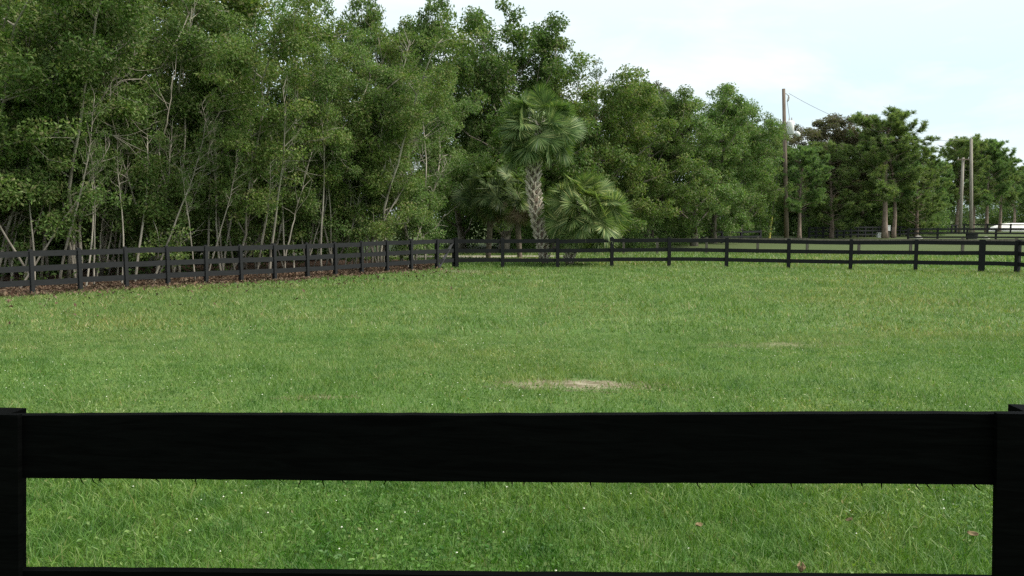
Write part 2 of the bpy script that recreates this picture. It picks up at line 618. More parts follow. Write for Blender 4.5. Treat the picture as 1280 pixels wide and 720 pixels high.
    tag(obj('grass', mb.mesh('grass', [gm, fl])), 'short green pasture grass with tiny pale clover heads', 'grass', kind='stuff')


build_grass()


def build_litter():
    rg = np.random.default_rng(5)
    n = 26000
    t = rg.uniform(-3, 15, n)
    s = rg.uniform(-1.0, 4.5, n)
    p = LP0[None] + LDIR[None] * t[:, None] + LNORM[None] * s[:, None]
    k = (s > -.45 + .3 * fbm(p[:, 0], p[:, 1], 1.7)) & (p[:, 1] + .25 * p[:, 0] < 36.5) & (p[:, 0] < -3.3)
    p = p[k]
    # strays blown on to the grass
    m = 900
    t = rg.uniform(-3, 12, m)
    s = -rg.exponential(1.3, m) - .3
    q = LP0[None] + LDIR[None] * t[:, None] + LNORM[None] * s[:, None]
    p = np.vstack([p, q])
    z = gz(p[:, 0], p[:, 1]) + rg.uniform(.01, .05, len(p))
    z[-m:] += .05
    mb = MB()
    leaf_quads(mb, np.column_stack([p, z]), rg, .06, .14, .55, 1.6, .0)
    tag(obj('leaf_litter', mb.mesh('leaf_litter', M['litter'])), 'reddish brown leaf litter under the trees along the board fence', 'leaf litter', kind='stuff')


build_litter()


# ------------------------------------------------------------------ tree makers (normalised to 10 m)
def unit(v):
    v = np.asarray(v, float)
    return v / (np.linalg.norm(v) + 1e-9)


def limb(rg, start, d, length, n, wob, lift):
    """wandering polyline that bends towards 'lift' upward"""
    pts = [np.asarray(start, float)]
    d = unit(d)
    for _ in range(n):
        d = unit(d + rg.standard_normal(3) * wob + np.array((0, 0, lift)))
        pts.append(pts[-1] + d * length / n)
    return np.array(pts), d


def crown_mesh(name, clumps, per, rg, Lmin, Lmax, mat, aspect=.5, up=.5, flat=.75):
    mb = MB()
    C = np.array([c[0] for c in clumps])
    Rr = np.array([c[1] for c in clumps])
    cnt = np.maximum(8, (per * (Rr / Rr.mean()) ** 2)).astype(int)
    idx = np.repeat(np.arange(len(C)), cnt)
    d = rg.standard_normal((len(idx), 3))
    d /= np.linalg.norm(d, axis=1, keepdims=True)
    rr = rg.random(len(idx)) ** .5
    # lumpy clumps
    off = d * (rr * Rr[idx])[:, None] * np.array((1, 1, flat))
    leaf_quads(mb, C[idx] + off, rg, Lmin, Lmax, aspect, up, .25, d * .7)
    return mb.mesh(name, mat)


def make_myrtle(seed, ns=5, per=175, low=.2, spread=1.0, lean=(4, 26)):
    rg = np.random.default_rng(seed)
    tb, cl = MB(), []
    a0 = rg.uniform(0, 2 * PI)
    for k in range(ns):
        az = rg.normal(0, .85)
        ln = R(rg.uniform(*lean))
        d = np.array((math.cos(az) * math.sin(ln), math.sin(az) * math.sin(ln), math.cos(ln)))
        L_ = rg.uniform(7.0, 9.7)
        st = np.array((rg.uniform(-1.0, .3), rg.uniform(-.8, .8), -.15))
        pts, _ = limb(rg, st, d, L_, 10, .10, .03)
        r0 = rg.uniform(.032, .075)
        rad = np.linspace(r0, .015, 11)
        tb.tube(pts, rad, 6)
        nb = 12
        for t in np.linspace(low, 1, nb) + rg.normal(0, .02, nb):
            t = min(max(t, low), 1)
            f = t * 10
            i = min(int(f), 9)
            p = pts[i] + (pts[i + 1] - pts[i]) * (f - i)
            ba = rg.uniform(0, 2 * PI)
            outw = np.array((math.cos(ba), math.sin(ba), 0)) + .5 * np.array((math.cos(az), math.sin(az), 0))
            dd = unit(outw * .9 + np.array((0, 0, rg.uniform(.2, .9))))
            bl = rg.uniform(.9, 2.2) * spread * (1.15 - .5 * abs(t - .55))
            bp, bd = limb(rg, p, dd, bl, 4, .22, .04)
            tb.tube(bp, np.linspace(.026, .008, 5), 4, cap=False)
            for q in (2, 3, 4):
                if rg.random() < .85:
                    cl.append((bp[q] + rg.normal(0, .16, 3), rg.uniform(.28, .58)))
            for _ in range(2):
                q = rg.integers(1, 4)
                sp, sd = limb(rg, bp[q], unit(bd + rg.normal(0, .8, 3)), rg.uniform(.5, 1.1), 3, .25, .05)
                tb.tube(sp, np.linspace(.012, .005, 4), 3, cap=False)
                cl.append((sp[-1], rg.uniform(.25, .5)))
        cl.append((pts[-1], .5))
    return tb.mesh('trunk', M['bark_pale'], True), crown_mesh('crown', cl, per, rg, .065, .135, M['leaf'])


def make_oak(seed, per=130, first=.10, width=1.15, bark='bark_grey', leafm='leaf', nl=12, sparse=1.0, tall=1.0):
    """single trunk dividing into ascending limbs, rounded uneven crown of clumps"""
    rg = np.random.default_rng(seed)
    tb, cl = MB(), []
    tp, _ = limb(rg, (0, 0, -.2), (rg.normal(0, .05), rg.normal(0, .05), 1), 8.6, 10, .06, .05)
    tb.tube(tp, np.linspace(.20, .03, 11) * (1 + .5 * np.exp(-np.arange(11))), 8)
    hts = np.linspace(first, .97, nl * 2) + rg.normal(0, .015, nl * 2)
    az = rg.uniform(0, 2 * PI)
    for t in hts:
        t = min(max(t, .1), 1)
        f = t * 10
        i = min(int(f), 9)
        p = tp[i] + (tp[i + 1] - tp[i]) * (f - i)
        az += 2.4 + rg.normal(0, .4)
        prof = .18 + .82 * math.sin(PI * min(1, .24 + .68 * (t - first) / (1 - first + 1e-6))) ** .6
        bl = 3.2 * width * prof * rg.uniform(.75, 1.2) + .4
        dd = np.array((math.cos(az), math.sin(az), rg.uniform(.25, .8) * tall))
        bp, bd = limb(rg, p, dd, bl, 6, .16, .05)
        r0 = .03 + .05 * (1 - t)
        tb.tube(bp, np.linspace(r0, .012, 7), 5, cap=False)
        for q in range(2, 7):
            for _ in range(2):
                if rg.random() > .92 * sparse: continue
                sp, _ = limb(rg, bp[q], unit(bd + rg.normal(0, .75, 3)), rg.uniform(.45, 1.25), 3, .25, .06)
                tb.tube(sp, np.linspace(.014, .005, 4), 3, cap=False)
                cl.append((sp[-1], rg.uniform(.34, .70)))
                if rg.random() < .5: cl.append((sp[2] + rg.normal(0, .2, 3), rg.uniform(.25, .45)))
    cl.append((tp[-1] + (0, 0, .3), .5))
    return tb.mesh('trunk', M[bark], True), crown_mesh('crown', cl, int(per * sparse), rg, .095, .20, M[leafm])


def make_open(seed, per=85, first=.45, leafm='leaf', bark='bark_pale'):
    """tall slender tree, loose crown with gaps"""
    rg = np.random.default_rng(seed)
    tb, cl = MB(), []
    for k in range(rg.integers(1, 3)):
        az0 = rg.uniform(0, 2 * PI)
        tp, _ = limb(rg, (.3 * k, 0, -.2), (math.cos(az0) * .14, math.sin(az0) * .14, 1), 9.6 - 1.2 * k, 12, .07, .03)
        tb.tube(tp, np.linspace(.11, .02, 13), 6)
        for t in np.linspace(first, 1, 15):
            f = t * 12
            i = min(int(f), 11)
            p = tp[i] + (tp[i + 1] - tp[i]) * (f - i)
            az = rg.uniform(0, 2 * PI)
            bp, bd = limb(rg, p, (math.cos(az), math.sin(az), rg.uniform(.5, 1.2)), rg.uniform(.7, 1.9) * (1.25 - .6 * t), 4, .2, .06)
            tb.tube(bp, np.linspace(.03, .008, 5), 4, cap=False)
            for q in (2, 3, 4):
                if rg.random() < .75:
                    sp, _ = limb(rg, bp[q], unit(bd + rg.normal(0, .7, 3)), rg.uniform(.3, .8), 3, .25, .06)
                    tb.tube(sp, np.linspace(.010, .004, 4), 3, cap=False)
                    cl.append((sp[-1], rg.uniform(.22, .45)))
    return tb.mesh('trunk', M[bark], True), crown_mesh('crown', cl, per, rg, .07, .14, M[leafm])


def make_pine(seed, first=.35, width=1.0, per=50):
    rg = np.random.default_rng(seed)
    tb, tuft = MB(), []
    tp, _ = limb(rg, (0, 0, -.2), (rg.normal(0, .03), rg.normal(0, .03), 1), 9.9, 12, .03, .05)
    tb.tube(tp, np.linspace(.19, .035, 13) * (1 + .35 * np.exp(-np.arange(13))), 8)
    t = first
    az = 0
    while t < .99:
        for _ in range(5 if t > .84 else 3):
            az += 2.1 + rg.normal(0, .35)
            f = min(t + rg.uniform(0, .03), .995) * 12
            i = min(int(f), 11)
            p = tp[i] + (tp[i + 1] - tp[i]) * (f - i)
            u = (t - first) / (1 - first)
            bl = width * (.5 + 2.2 * math.sin(PI * min(1, .25 + .57 * u))) * rg.uniform(.6, 1.15)
            bp, bd = limb(rg, p, (math.cos(az), math.sin(az), rg.uniform(-.15, .35) + .4 * u), bl, 5, .16, .10)
            tb.tube(bp, np.linspace(.04, .012, 6), 4, cap=False)
            for q in range(2, 6):
                for _ in range(2):
                    sp, sd = limb(rg, bp[q], unit(bd + rg.normal(0, .65, 3) + np.array((0, 0, .3))), rg.uniform(.25, .7), 2, .2, .12)
                    tuft.append((sp[-1], sd))
                    if rg.random() < .7: tuft.append((sp[1], sd))
        t += rg.uniform(.026, .042)
    tuft.append((tp[-1], np.array((0, 0, 1.))))
    C = np.array([a for a, _ in tuft])
    D = np.array([b for _, b in tuft])
    idx = np.repeat(np.arange(len(C)), per)
    n = len(idx)
    d = rg.standard_normal((n, 3)) * .75 + D[idx] * .8 + np.array((0, 0, .25))
    d /= np.linalg.norm(d, axis=1, keepdims=True)
    L_ = rg.uniform(.16, .32, n)[:, None]
    s = np.cross(d, rg.standard_normal((n, 3)))
    s /= np.linalg.norm(s, axis=1, keepdims=True) + 1e-9
    st = C[idx] + rg.normal(0, .05, (n, 3))
    w = .017
    mb = MB()
    v = np.stack([st - s * w, st + s * w, st + d * L_ + s * w * .6, st + d * L_ - s * w * .6], 1).reshape(-1, 3)
    mb.add(v, np.arange(4 * n).reshape(-1, 4))
    return tb.mesh('trunk', M['bark_pine'], True), mb.mesh('crown', M['needle'])


KIND = {
    'myrtle': [make_myrtle(101, 5), make_myrtle(102, 4, lean=(8, 30)), make_myrtle(103, 6), make_myrtle(104, 5, low=.14), make_myrtle(105, 4, lean=(3, 18), low=.12)],
    'oak': [make_oak(201), make_oak(202, width=1.05), make_oak(203, first=.06, width=1.2), make_oak(204, first=.05, width=1.25)],
    'open': [make_open(301), make_open(302), make_open(303, first=.38)],
    'pine': [make_pine(401), make_pine(402, .24, 1.1), make_pine(403, .42, .95), make_pine(404, .12, 1.15)],
    'brown': [make_oak(501, per=210, first=.12, leafm='brown_leaf', sparse=.9, nl=10)],
    'dark_open': [make_open(601, per=70, first=.4, bark='bark_grey')],
}
NAMES = {'myrtle': 'wax_myrtle_tree', 'oak': 'broadleaf_tree', 'open': 'slender_tree', 'pine': 'pine_tree', 'brown': 'brownish_tree', 'dark_open': 'slender_tree'}
_rt = random.Random(7)


def crown_stats(cm):
    n = len(cm.vertices)
    co = np.empty(n * 3, np.float32)
    cm.vertices.foreach_get('co', co)
    co = co.reshape(-1, 3)
    z = np.percentile(co[:, 2], 99.8)
    hi = co[co[:, 2] > .55 * z]
    m = hi.mean(0)
    return float(z), math.atan2(m[1], m[0])


STAT = {k: [crown_stats(c) for _, c in v] for k, v in KIND.items()}


def tree(kind, var, px, Y, H, w, col, label, rz=None, group=None, tilt=(0, 0), dx=0):
    x = gx(px, Y) + dx
    z = gzf(x, Y)
    t = thing(NAMES[kind], label, 'pine' if kind == 'pine' else 'tree', (x, Y, z), group)
    t.rotation_euler = (R(tilt[0]), R(tilt[1]), (PI / 2 * _rt.choice((-1, 1)) + R(_rt.uniform(-25, 25)) - STAT[kind][var % len(KIND[kind])][1]))
    s = H / STAT[kind][var % len(KIND[kind])][0]
    t.scale = (s * w, s * w, s)
    tm, cm = KIND[kind][var % len(KIND[kind])]
    obj('trunk', tm, t)
    c = obj('crown', cm, t)
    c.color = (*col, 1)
    return t


def _lean_right(t):
    # the thicket leans out of the wood, towards the light over the paddock
    t.rotation_euler.z = R(_rt.uniform(-55, 25))


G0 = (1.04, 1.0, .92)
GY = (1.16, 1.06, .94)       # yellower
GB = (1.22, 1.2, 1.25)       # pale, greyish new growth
GD = (.86, .88, .80)         # deep; also paints shade into the tree behind the tall palm
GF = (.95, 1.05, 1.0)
LW = 'trees of the wood behind the board fence'
LB = 'trees of the wood beyond the sand track'
LR = 'trees along the far pasture'
# kind, variant, px, Y, height, width factor, colour, group, label
T = [
 ('myrtle', 1, -70, 23.6, 10.8, 1.10, G0, LW, 'leafy pale-stemmed tree cut off by the picture edge at the near fence end'),
 ('myrtle', 0, 12, 24.4, 10.2, 1.00, G0, LW, 'dense green tree with several pale curved stems leaning over the first visible fence post'),
 ('myrtle', 2, 92, 26.0, 11.2, 1.00, GD, LW, 'tall dark green tree with long pale bare branches slanting across its upper crown'),
 ('myrtle', 3, 160, 27.2, 10.4, .98, GD, LW, 'shaded tree over a white-barked stem that shows between the fourth and third fence posts'),
 ('myrtle', 4, 222, 27.6, 9.6, 1.0, G0, LW, 'leafy tree with a thin pale stem rising straight through its bright crown beside the fence'),
 ('myrtle', 1, 285, 28.6, 9.8, 1.0, GY, LW, 'olive tinged tree with low hanging branches above the middle of the board fence'),
 ('myrtle', 0, 345, 29.8, 8.9, 1.0, G0, LW, 'tree with a cluster of thin pale slanting stems behind the middle fence posts'),
 ('myrtle', 3, 408, 31.0, 8.7, .95, GB, LW, 'rounded paler green tree with a light forked stem, lower than the trees behind'),
 ('myrtle', 2, 470, 32.6, 9.6, 1.05, GY, LW, 'broad yellowish green tree with many bare twigs in its domed crown'),
 ('myrtle', 4, 528, 34.6, 8.7, 1.0, GB, LW, 'light green tree at the end of the wood beside the dark opening'),
 ('oak', 1, -10, 32.5, 14.0, 1.0, GD, LW, 'dark tall tree rising at the picture edge behind the leaning pale stems'),
 ('oak', 0, 75, 33.5, 14.5, 1.0, G0, LW, 'tall leafy tree behind the dark green tree with slanting bare branches'),
 ('open', 0, 150, 34.5, 14.0, 1.2, GY, LW, 'slim tree with a loose light crown and pale upper stem between two dense trees'),
 ('oak', 2, 222, 35.0, 14.2, 1.05, GY, LW, 'tall tree with a thin pale trunk visible high in its olive crown'),
 ('open', 1, 282, 37.0, 14.2, 1.25, GF, LW, 'thin tree with sky showing through its crown, first of the slender trees'),
 ('open', 2, 335, 39.0, 14.0, 1.0, GF, LW, 'slender tall tree with feathery crown beside the largest gap of sky'),
 ('open', 0, 392, 39.5, 13.8, 1.0, GF, LW, 'slender tree, two straight pale trunks showing above the rounded paler green tree'),
 ('oak', 3, 440, 41.0, 11.6, .9, GD, LW, 'tree filling the back of the wood behind the domed yellowish tree'),
 ('oak', 0, 506, 42.5, 13.4, .7, GD, LW, 'tall tree whose small dark top stands alone above the yellowish domed tree'),
 ('oak', 2, 578, 50.0, 13.4, .85, GD, LB, 'shadowed tree over the black opening between the wood and the palms'),
 ('oak', 3, 628, 46.5, 13.9, 1.0, GD, LB, 'tallest leafy tree, rising directly behind the tall palm'),
 ('oak', 1, 690, 49.0, 12.9, 1.05, G0, LB, 'bright green rounded tree to the right behind the tall palm crown'),
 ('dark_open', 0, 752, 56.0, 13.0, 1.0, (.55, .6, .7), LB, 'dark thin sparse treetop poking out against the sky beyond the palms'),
 ('oak', 2, 752, 51.0, 11.8, 1.1, GY, LB, 'olive green spreading tree above the short palm'),
 ('oak', 3, 806, 55.0, 11.0, 1.0, G0, LB, 'leafy tree right of the short palm with pale twisted limbs'),
 ('brown', 0, 815, 60.0, 11.9, .85, (.95, 1.05, .9), LB, 'brownish twiggy treetop standing out beside the bright trees'),
 ('oak', 0, 868, 58.0, 11.0, 1.1, GB, LB, 'bright light green broad tree in the middle of the treeline'),
 ('oak', 1, 893, 64.0, 12.3, 1.0, GB, LB, 'bright green tree with a pointed top beside the light green broad tree'),
 ('oak', 2, 925, 70.0, 11.2, .9, G0, LB, 'green leafy tree left of the utility pole with a bare pale limb'),
 ('oak', 3, 950, 80.0, 11.6, .95, G0, LB, 'leafy tree just left of the transformer pole, behind the yellow guy guard'),
 ('pine', 0, 1000, 75.0, 8.6, 1.3, GF, LR, 'bushy young pine with dark tufts hiding the lower part of the transformer pole'),
 ('brown', 0, 1003, 90.0, 12.6, 1.45, G0, LR, 'brownish tree rising behind the transformer pole'),
 ('oak', 1, 984, 97.0, 11.8, 1.1, (.95, .9, .85), LR, 'dull green tree filling the gap behind the lower half of the transformer pole'),
 ('brown', 0, 1050, 90.0, 13.0, 1.35, (1.05, .92, .95), LR, 'reddish brown rounded treetop between the transformer pole and the tall pine'),
 ('pine', 3, 1040, 80.0, 9.6, 1.4, G0, LR, 'mid height pine between the transformer pole and the two pine trunks'),
 ('pine', 0, 1107, 79.0, 12.5, 1.35, G0, LR, 'tall spreading pine with a thick straight reddish trunk and bare kinked branches'),
 ('pine', 2, 1118, 80.5, 10.6, 1.2, GF, LR, 'second pine trunk standing close behind the tall spreading pine'),
 ('pine', 3, 1077, 88.0, 11.3, 1.3, GD, LR, 'dark pine crown immediately left of the tall spreading pine'),
 ('pine', 3, 1146, 86.0, 9.8, 1.25, G0, LR, 'bushy pine with low branches right of the tall spreading pine'),
 ('pine', 1, 1164, 96.0, 8.9, 1.1, GF, LR, 'pine sloping down towards the gap of sky before the pole pair'),
 ('oak', 3, 1150, 90.0, 5.4, 1.1, GB, LR, 'low bright green bushy tree at the foot of the pines before the two bare poles'),
 ('pine', 0, 1196, 112.0, 12.8, 1.25, G0, LR, 'pine behind the shorter leaning bare pole'),
 ('pine', 2, 1216, 115.0, 13.8, 1.2, G0, LR, 'tallest pine of the far grove, directly behind the tall bare pole'),
 ('pine', 0, 1234, 113.0, 12.8, 1.15, GF, LR, 'far grove pine just right of the tall bare pole'),
 ('pine', 2, 1250, 116.0, 11.4, 1.15, G0, LR, 'far grove pine on the falling slope of treetops above the white sand heap'),
 ('pine', 2, 1268, 128.0, 10.2, 1.3, GF, LR, 'low far pine over the right part of the white sand heap'),
 ('pine', 0, 1292, 130.0, 10.4, 1.3, G0, LR, 'last far pine at the picture edge beyond the white sand heap'),
]
TREES = []
for (k, v, px, Y, H, w, c, grp, lab) in T:
    t_ = tree(k, v, px, Y, H, w, c, lab, group=grp)
    if k == 'myrtle': _lean_right(t_)
    TREES.append(t_)

def bare(t, lines, Y, r, mat='bark_pale', seed=1, twigs=3):
    """bare pale stems that stand out in front of a tree's crown, each with a few forks"""
    from mathutils import Matrix
    rg = np.random.default_rng(seed)
    inv = Matrix.LocRotScale(t.location, t.rotation_euler, t.scale).inverted()
    for ln in lines:
        P = np.array([at(px, py, Y + (1.6 if k == 0 and py < 230 else .75 + k * .14)) for k, (px, py) in enumerate(ln)])
        tt = np.linspace(0, len(P) - 1, 4 * len(P))
        line = np.stack([np.interp(tt, np.arange(len(P)), P[:, j]) for j in range(3)], -1)
        for _ in range(3):
            line[1:-1] = (line[:-2] + 2 * line[1:-1] + line[2:]) / 4
        line[1:-1] += rg.normal(0, .012, line[1:-1].shape)
        r_ = r * .62
        mb = MB()
        mb.tube(line, np.linspace(r_, r_ * .28, len(line)), 6)
        for _ in range(twigs * len(P)):
            i = rg.integers(len(line) // 3, len(line) - 1)
            d = unit(unit(line[i + 1] - line[i]) + rg.normal(0, .5, 3))
            sp, _e = limb(rg, line[i], d, rg.uniform(.5, 1.5), 5, .16, .03)
            mb.tube(sp, np.linspace(r_ * .38, .004, 6), 4, cap=False)
        mb.v = [np.array([inv @ Vector(q) for q in v]) for v in mb.v]
        obj('bare_branch', mb.mesh('bare_branch', M[mat], True), t)


TR = {round(float(a[2])): o for a, o in zip(T, TREES)}
bare(TR[12], [[(-22, 305), (0, 268), (22, 243), (52, 228)], [(-30, 290), (-8, 262), (8, 238), (20, 215)], [(-10, 300), (4, 280), (30, 245), (58, 225)],
              [(14, 352), (18, 300), (28, 262), (32, 240)], [(30, 350), (36, 310), (50, 268), (58, 245)]], 23.2, .055, seed=3, twigs=1)
bare(TR[92], [[(55, 225), (86, 172), (108, 150), (122, 120), (150, 82), (172, 66)], [(95, 165), (118, 136), (140, 105), (150, 70), (158, 40)], [(118, 130), (128, 100), (134, 80), (132, 55)],
              [(62, 68), (72, 46), (88, 30), (108, 18)], [(100, 160), (128, 165), (145, 170)]], 23.9, .05, seed=4)
bare(TR[160], [[(122, 350), (124, 318), (127, 280), (134, 245)], [(186, 215), (205, 170), (213, 130), (216, 95)], [(133, 330), (139, 290), (147, 245)]], 25.0, .05, seed=15, twigs=1)
bare(TR[222], [[(222, 120), (226, 80), (236, 45), (240, 10)], [(216, 345), (228, 290), (240, 250)]], 26.0, .045, seed=6)
bare(TR[345], [[(325, 320), (332, 270), (352, 225), (366, 185), (374, 160)], [(348, 225), (368, 205), (384, 195)], [(355, 330), (366, 280), (374, 250), (390, 190)]], 27.6, .05, seed=7)
bare(TR[408], [[(400, 145), (405, 110), (408, 85)], [(384, 330), (396, 290), (408, 250)]], 29.3, .04, seed=8)
bare(TR[470], [[(455, 175), (480, 140), (500, 100), (508, 72), (512, 50)], [(480, 150), (494, 128), (512, 104)], [(452, 165), (466, 120), (474, 80)], [(470, 205), (505, 180), (530, 172)]], 31.0, .04, seed=9)
bare(TR[528], [[(520, 320), (523, 285), (522, 262)], [(524, 297), (545, 285), (556, 268)]], 33.2, .04, seed=10, twigs=1)

# thin saplings in the thicket: nothing tells them apart
SAP = [make_open(701, per=40, first=.55), make_open(702, per=30, first=.6)]
for i in range(44):
    n_ = i * .29 + _rt.uniform(-.3, .3) + .3
    s_ = _rt.uniform(1.2, 3.4)
    p = LP0 + LDIR * n_ + LNORM * s_
    t = thing('sapling', 'thin pale sapling stem standing in the shaded thicket close behind the board fence', 'sapling', (p[0], p[1], gzf(*p)), 'thin saplings behind the board fence')
    s = _rt.uniform(.42, .72)
    t.scale = (s * .62, s * .62, s)
    t.rotation_euler = (R(_rt.uniform(-16, 16)), R(_rt.uniform(-4, 20)), R(_rt.uniform(0, 360)))
    tm, cm = SAP[i % 2]
    obj('trunk', tm, t)
    c = obj('crown', cm, t)
    c.color = (.9, .95, .85, 1)


# ------------------------------------------------------------------ wood masses and undergrowth (nobody could count them)
def mass(name, label, cat, blobs, per, Lmin, Lmax, seed, mat):
    rg = np.random.default_rng(seed)
    mb = MB()
    C = np.array([b[:3] for b in blobs])
    Rr = np.array([b[3] for b in blobs])
    idx = np.repeat(np.arange(len(C)), np.maximum(6, per * (Rr / Rr.mean()) ** 2).astype(int))
    d = rg.standard_normal((len(idx), 3))
    d /= np.linalg.norm(d, axis=1, keepdims=True)
    off = d * (rg.random(len(idx)) ** .5 * Rr[idx])[:, None] * np.array((1, 1, .8))
    p = C[idx] + off
    p[:, 2] = np.maximum(p[:, 2], .05)
    leaf_quads(mb, p, rg, Lmin, Lmax, .5, .5, .2, d * .6)
    o = obj(name, mb.mesh(name, mat))
    o.color = (.85, .9, .85, 1)
    return tag(o, label, cat, kind='stuff')


rg = np.random.default_rng(77)
bl = []
for _ in range(900):         # wood filling behind the front trees of the left wood
    n_ = rg.uniform(-6, 15)
    s_ = rg.uniform(8.5, 15)
    p = LP0 + LDIR * n_ + LNORM * s_
    bl.append((p[0], p[1], rg.uniform(.2, 1) ** 1.3 * 8.2 + .1 - .2, rg.uniform(.5, 1.0)))
for _ in range(900):         # behind the palms and along the treeline
    px = rg.uniform(545, 960)
    Y = np.interp(px, [545, 640, 800, 960], [53, 53, 61, 73]) + rg.uniform(0, 7)
    bl.append((gx(px, Y), Y, rg.uniform(.3, np.interp(px, [545, 700, 960], [9.6, 8.8, 7.6])), rg.uniform(.6, 1.2)))
for _ in range(420):
    n_ = rg.uniform(-7, 14)
    s_ = rg.uniform(7.5, 14)
    p = LP0 + LDIR * n_ + LNORM * s_
    bl.append((p[0], p[1], rg.uniform(.2, 2.6), rg.uniform(.5, .9)))
for _ in range(260):
    n_ = rg.uniform(-7, 6)
    s_ = rg.uniform(11, 16)
    p = LP0 + LDIR * n_ + LNORM * s_
    bl.append((p[0], p[1], rg.uniform(7, 12), rg.uniform(.6, 1.1)))
mass('woods', 'shaded depth of the wood behind the front row of trees', 'wood', bl, 150, .14, .26, 3, M['leaf'])
bl = []
for _ in range(600):
    px = rg.uniform(960, 1190)
    Y = np.interp(px, [960, 1100, 1190], [88, 94, 112]) + rg.uniform(0, 8)
    bl.append((gx(px, Y), Y, rg.uniform(.3, 9.0), rg.uniform(.8, 1.5)))
for _ in range(260):
    px = rg.uniform(965, 1180)
    Y = rg.uniform(97, 104)
    bl.append((gx(px, Y), Y, rg.uniform(.2, 3.2), rg.uniform(.7, 1.2)))
for _ in range(500):
    px = rg.uniform(1170, 1480)
    Y = rg.uniform(150, 165)
    bl.append((gx(px, Y), Y, rg.uniform(.5, 8.3) * np.interp(px, [1170, 1290, 1480], [1, 1.12, .95]), rg.uniform(1.1, 2.0)))
for _ in range(260):
    px = rg.uniform(1200, 1480)
    Y = rg.uniform(134, 142)
    bl.append((gx(px, Y), Y, rg.uniform(5.5, 9.0), rg.uniform(.9, 1.6)))
mass('distant_woods', 'distant dark green wood closing the view behind the pines', 'wood', bl, 120, .22, .45, 4, M['needle'])
bl = []
for _ in range(230):
    n_ = rg.uniform(-3, 13.5)
    s_ = rg.uniform(2.2, 6.5)
    p = LP0 + LDIR * n_ + LNORM * s_
    bl.append((p[0], p[1], rg.uniform(.1, 1.5), rg.uniform(.18, .42)))
for _ in range(300):
    px = rg.uniform(640, 935)
    Y = np.interp(px, [640, 800, 935], [48, 53, 71]) + rg.uniform(-1.5, 1.5)
    bl.append((gx(px, Y), Y, rg.uniform(.1, 1.9), rg.uniform(.4, .9)))
for _ in range(200):
    px = rg.uniform(1000, 1180)
    Y = np.interp(px, [1000, 1180], [84, 92]) + rg.uniform(-1, 1)
    bl.append((gx(px, Y), Y, rg.uniform(.1, 2.2), rg.uniform(.5, 1.0)))
mass('undergrowth', 'low leafy undergrowth at the foot of the trees', 'undergrowth', bl, 70, .08, .18, 8, M['leaf'])


# ------------------------------------------------------------------ palms
def frond_mesh(seed, dead=False, rad=.78, pet=1.0):
    """costapalmate fan frond, stalk along +Z from the origin, fan opening at its end and arching"""
    rg = np.random.default_rng(seed)
    mb = MB()
    n = 8
    t = np.linspace(0, 1, n)
    bend = .30 if not dead else .15
    pts = np.stack([0 * t, bend * pet * t ** 2, pet * t * (1 - .12 * t)], -1)
    mb.tube(pts, np.linspace(.028, .014, n), 4, cap=False, mat=0)
    tip = pts[-1]
    ax = unit(pts[-1] - pts[-2])                # stalk direction at the fan
    side = np.array((1., 0, 0))
    nrm = np.cross(side, ax)                    # fan normal
    k = 52
    for a in np.linspace(-1.9, 1.9, k):
        a += rg.normal(0, .02)
        L_ = rad * (1 - .16 * abs(a) / 1.9) * rg.uniform(.9, 1.06)
        cost = .34 * max(0, math.cos(a))        # leaflets leave along the costa
        st = tip + ax * cost * rad * .5
        d = ax * math.cos(a) + side * math.sin(a)
        m = 5
        q = np.linspace(0, 1, m)
        droop = (.22 if not dead else .7) * rg.uniform(.75, 1.25)
        line = st + d[None] * (L_ * q)[:, None] - nrm[None] * (.12 * abs(math.sin(a)) * L_ * q)[:, None] * (-1) \
            + (-ax * .25 - nrm * .75)[None] * (droop * L_ * np.maximum(0, q - .3) ** 2)[:, None]
        sd = unit(np.cross(nrm, d))
        wd = np.array((.008, .019, .018, .011, .002)) * (1 if not dead else .8)
        tw = rg.normal(0, .3)
        sd = sd * math.cos(tw) + nrm * math.sin(tw)
        l_ = line - sd[None] * wd[:, None]
        r_ = line + sd[None] * wd[:, None]
        v = np.stack([l_, r_], 1).reshape(-1, 3)
        f = [(2 * i, 2 * i + 1, 2 * i + 3, 2 * i + 2) for i in range(m - 1)]
        mb.add(v, f, mat=0)
    return mb.mesh('frond', M['dead_frond'] if dead else M['frond'])


FR = [frond_mesh(1), frond_mesh(2, rad=.84), frond_mesh(3, rad=.74, pet=.8), frond_mesh(4, rad=.80, pet=1.1)]
DF = [frond_mesh(11, True, .8, .8), frond_mesh(12, True, .7, .9)]


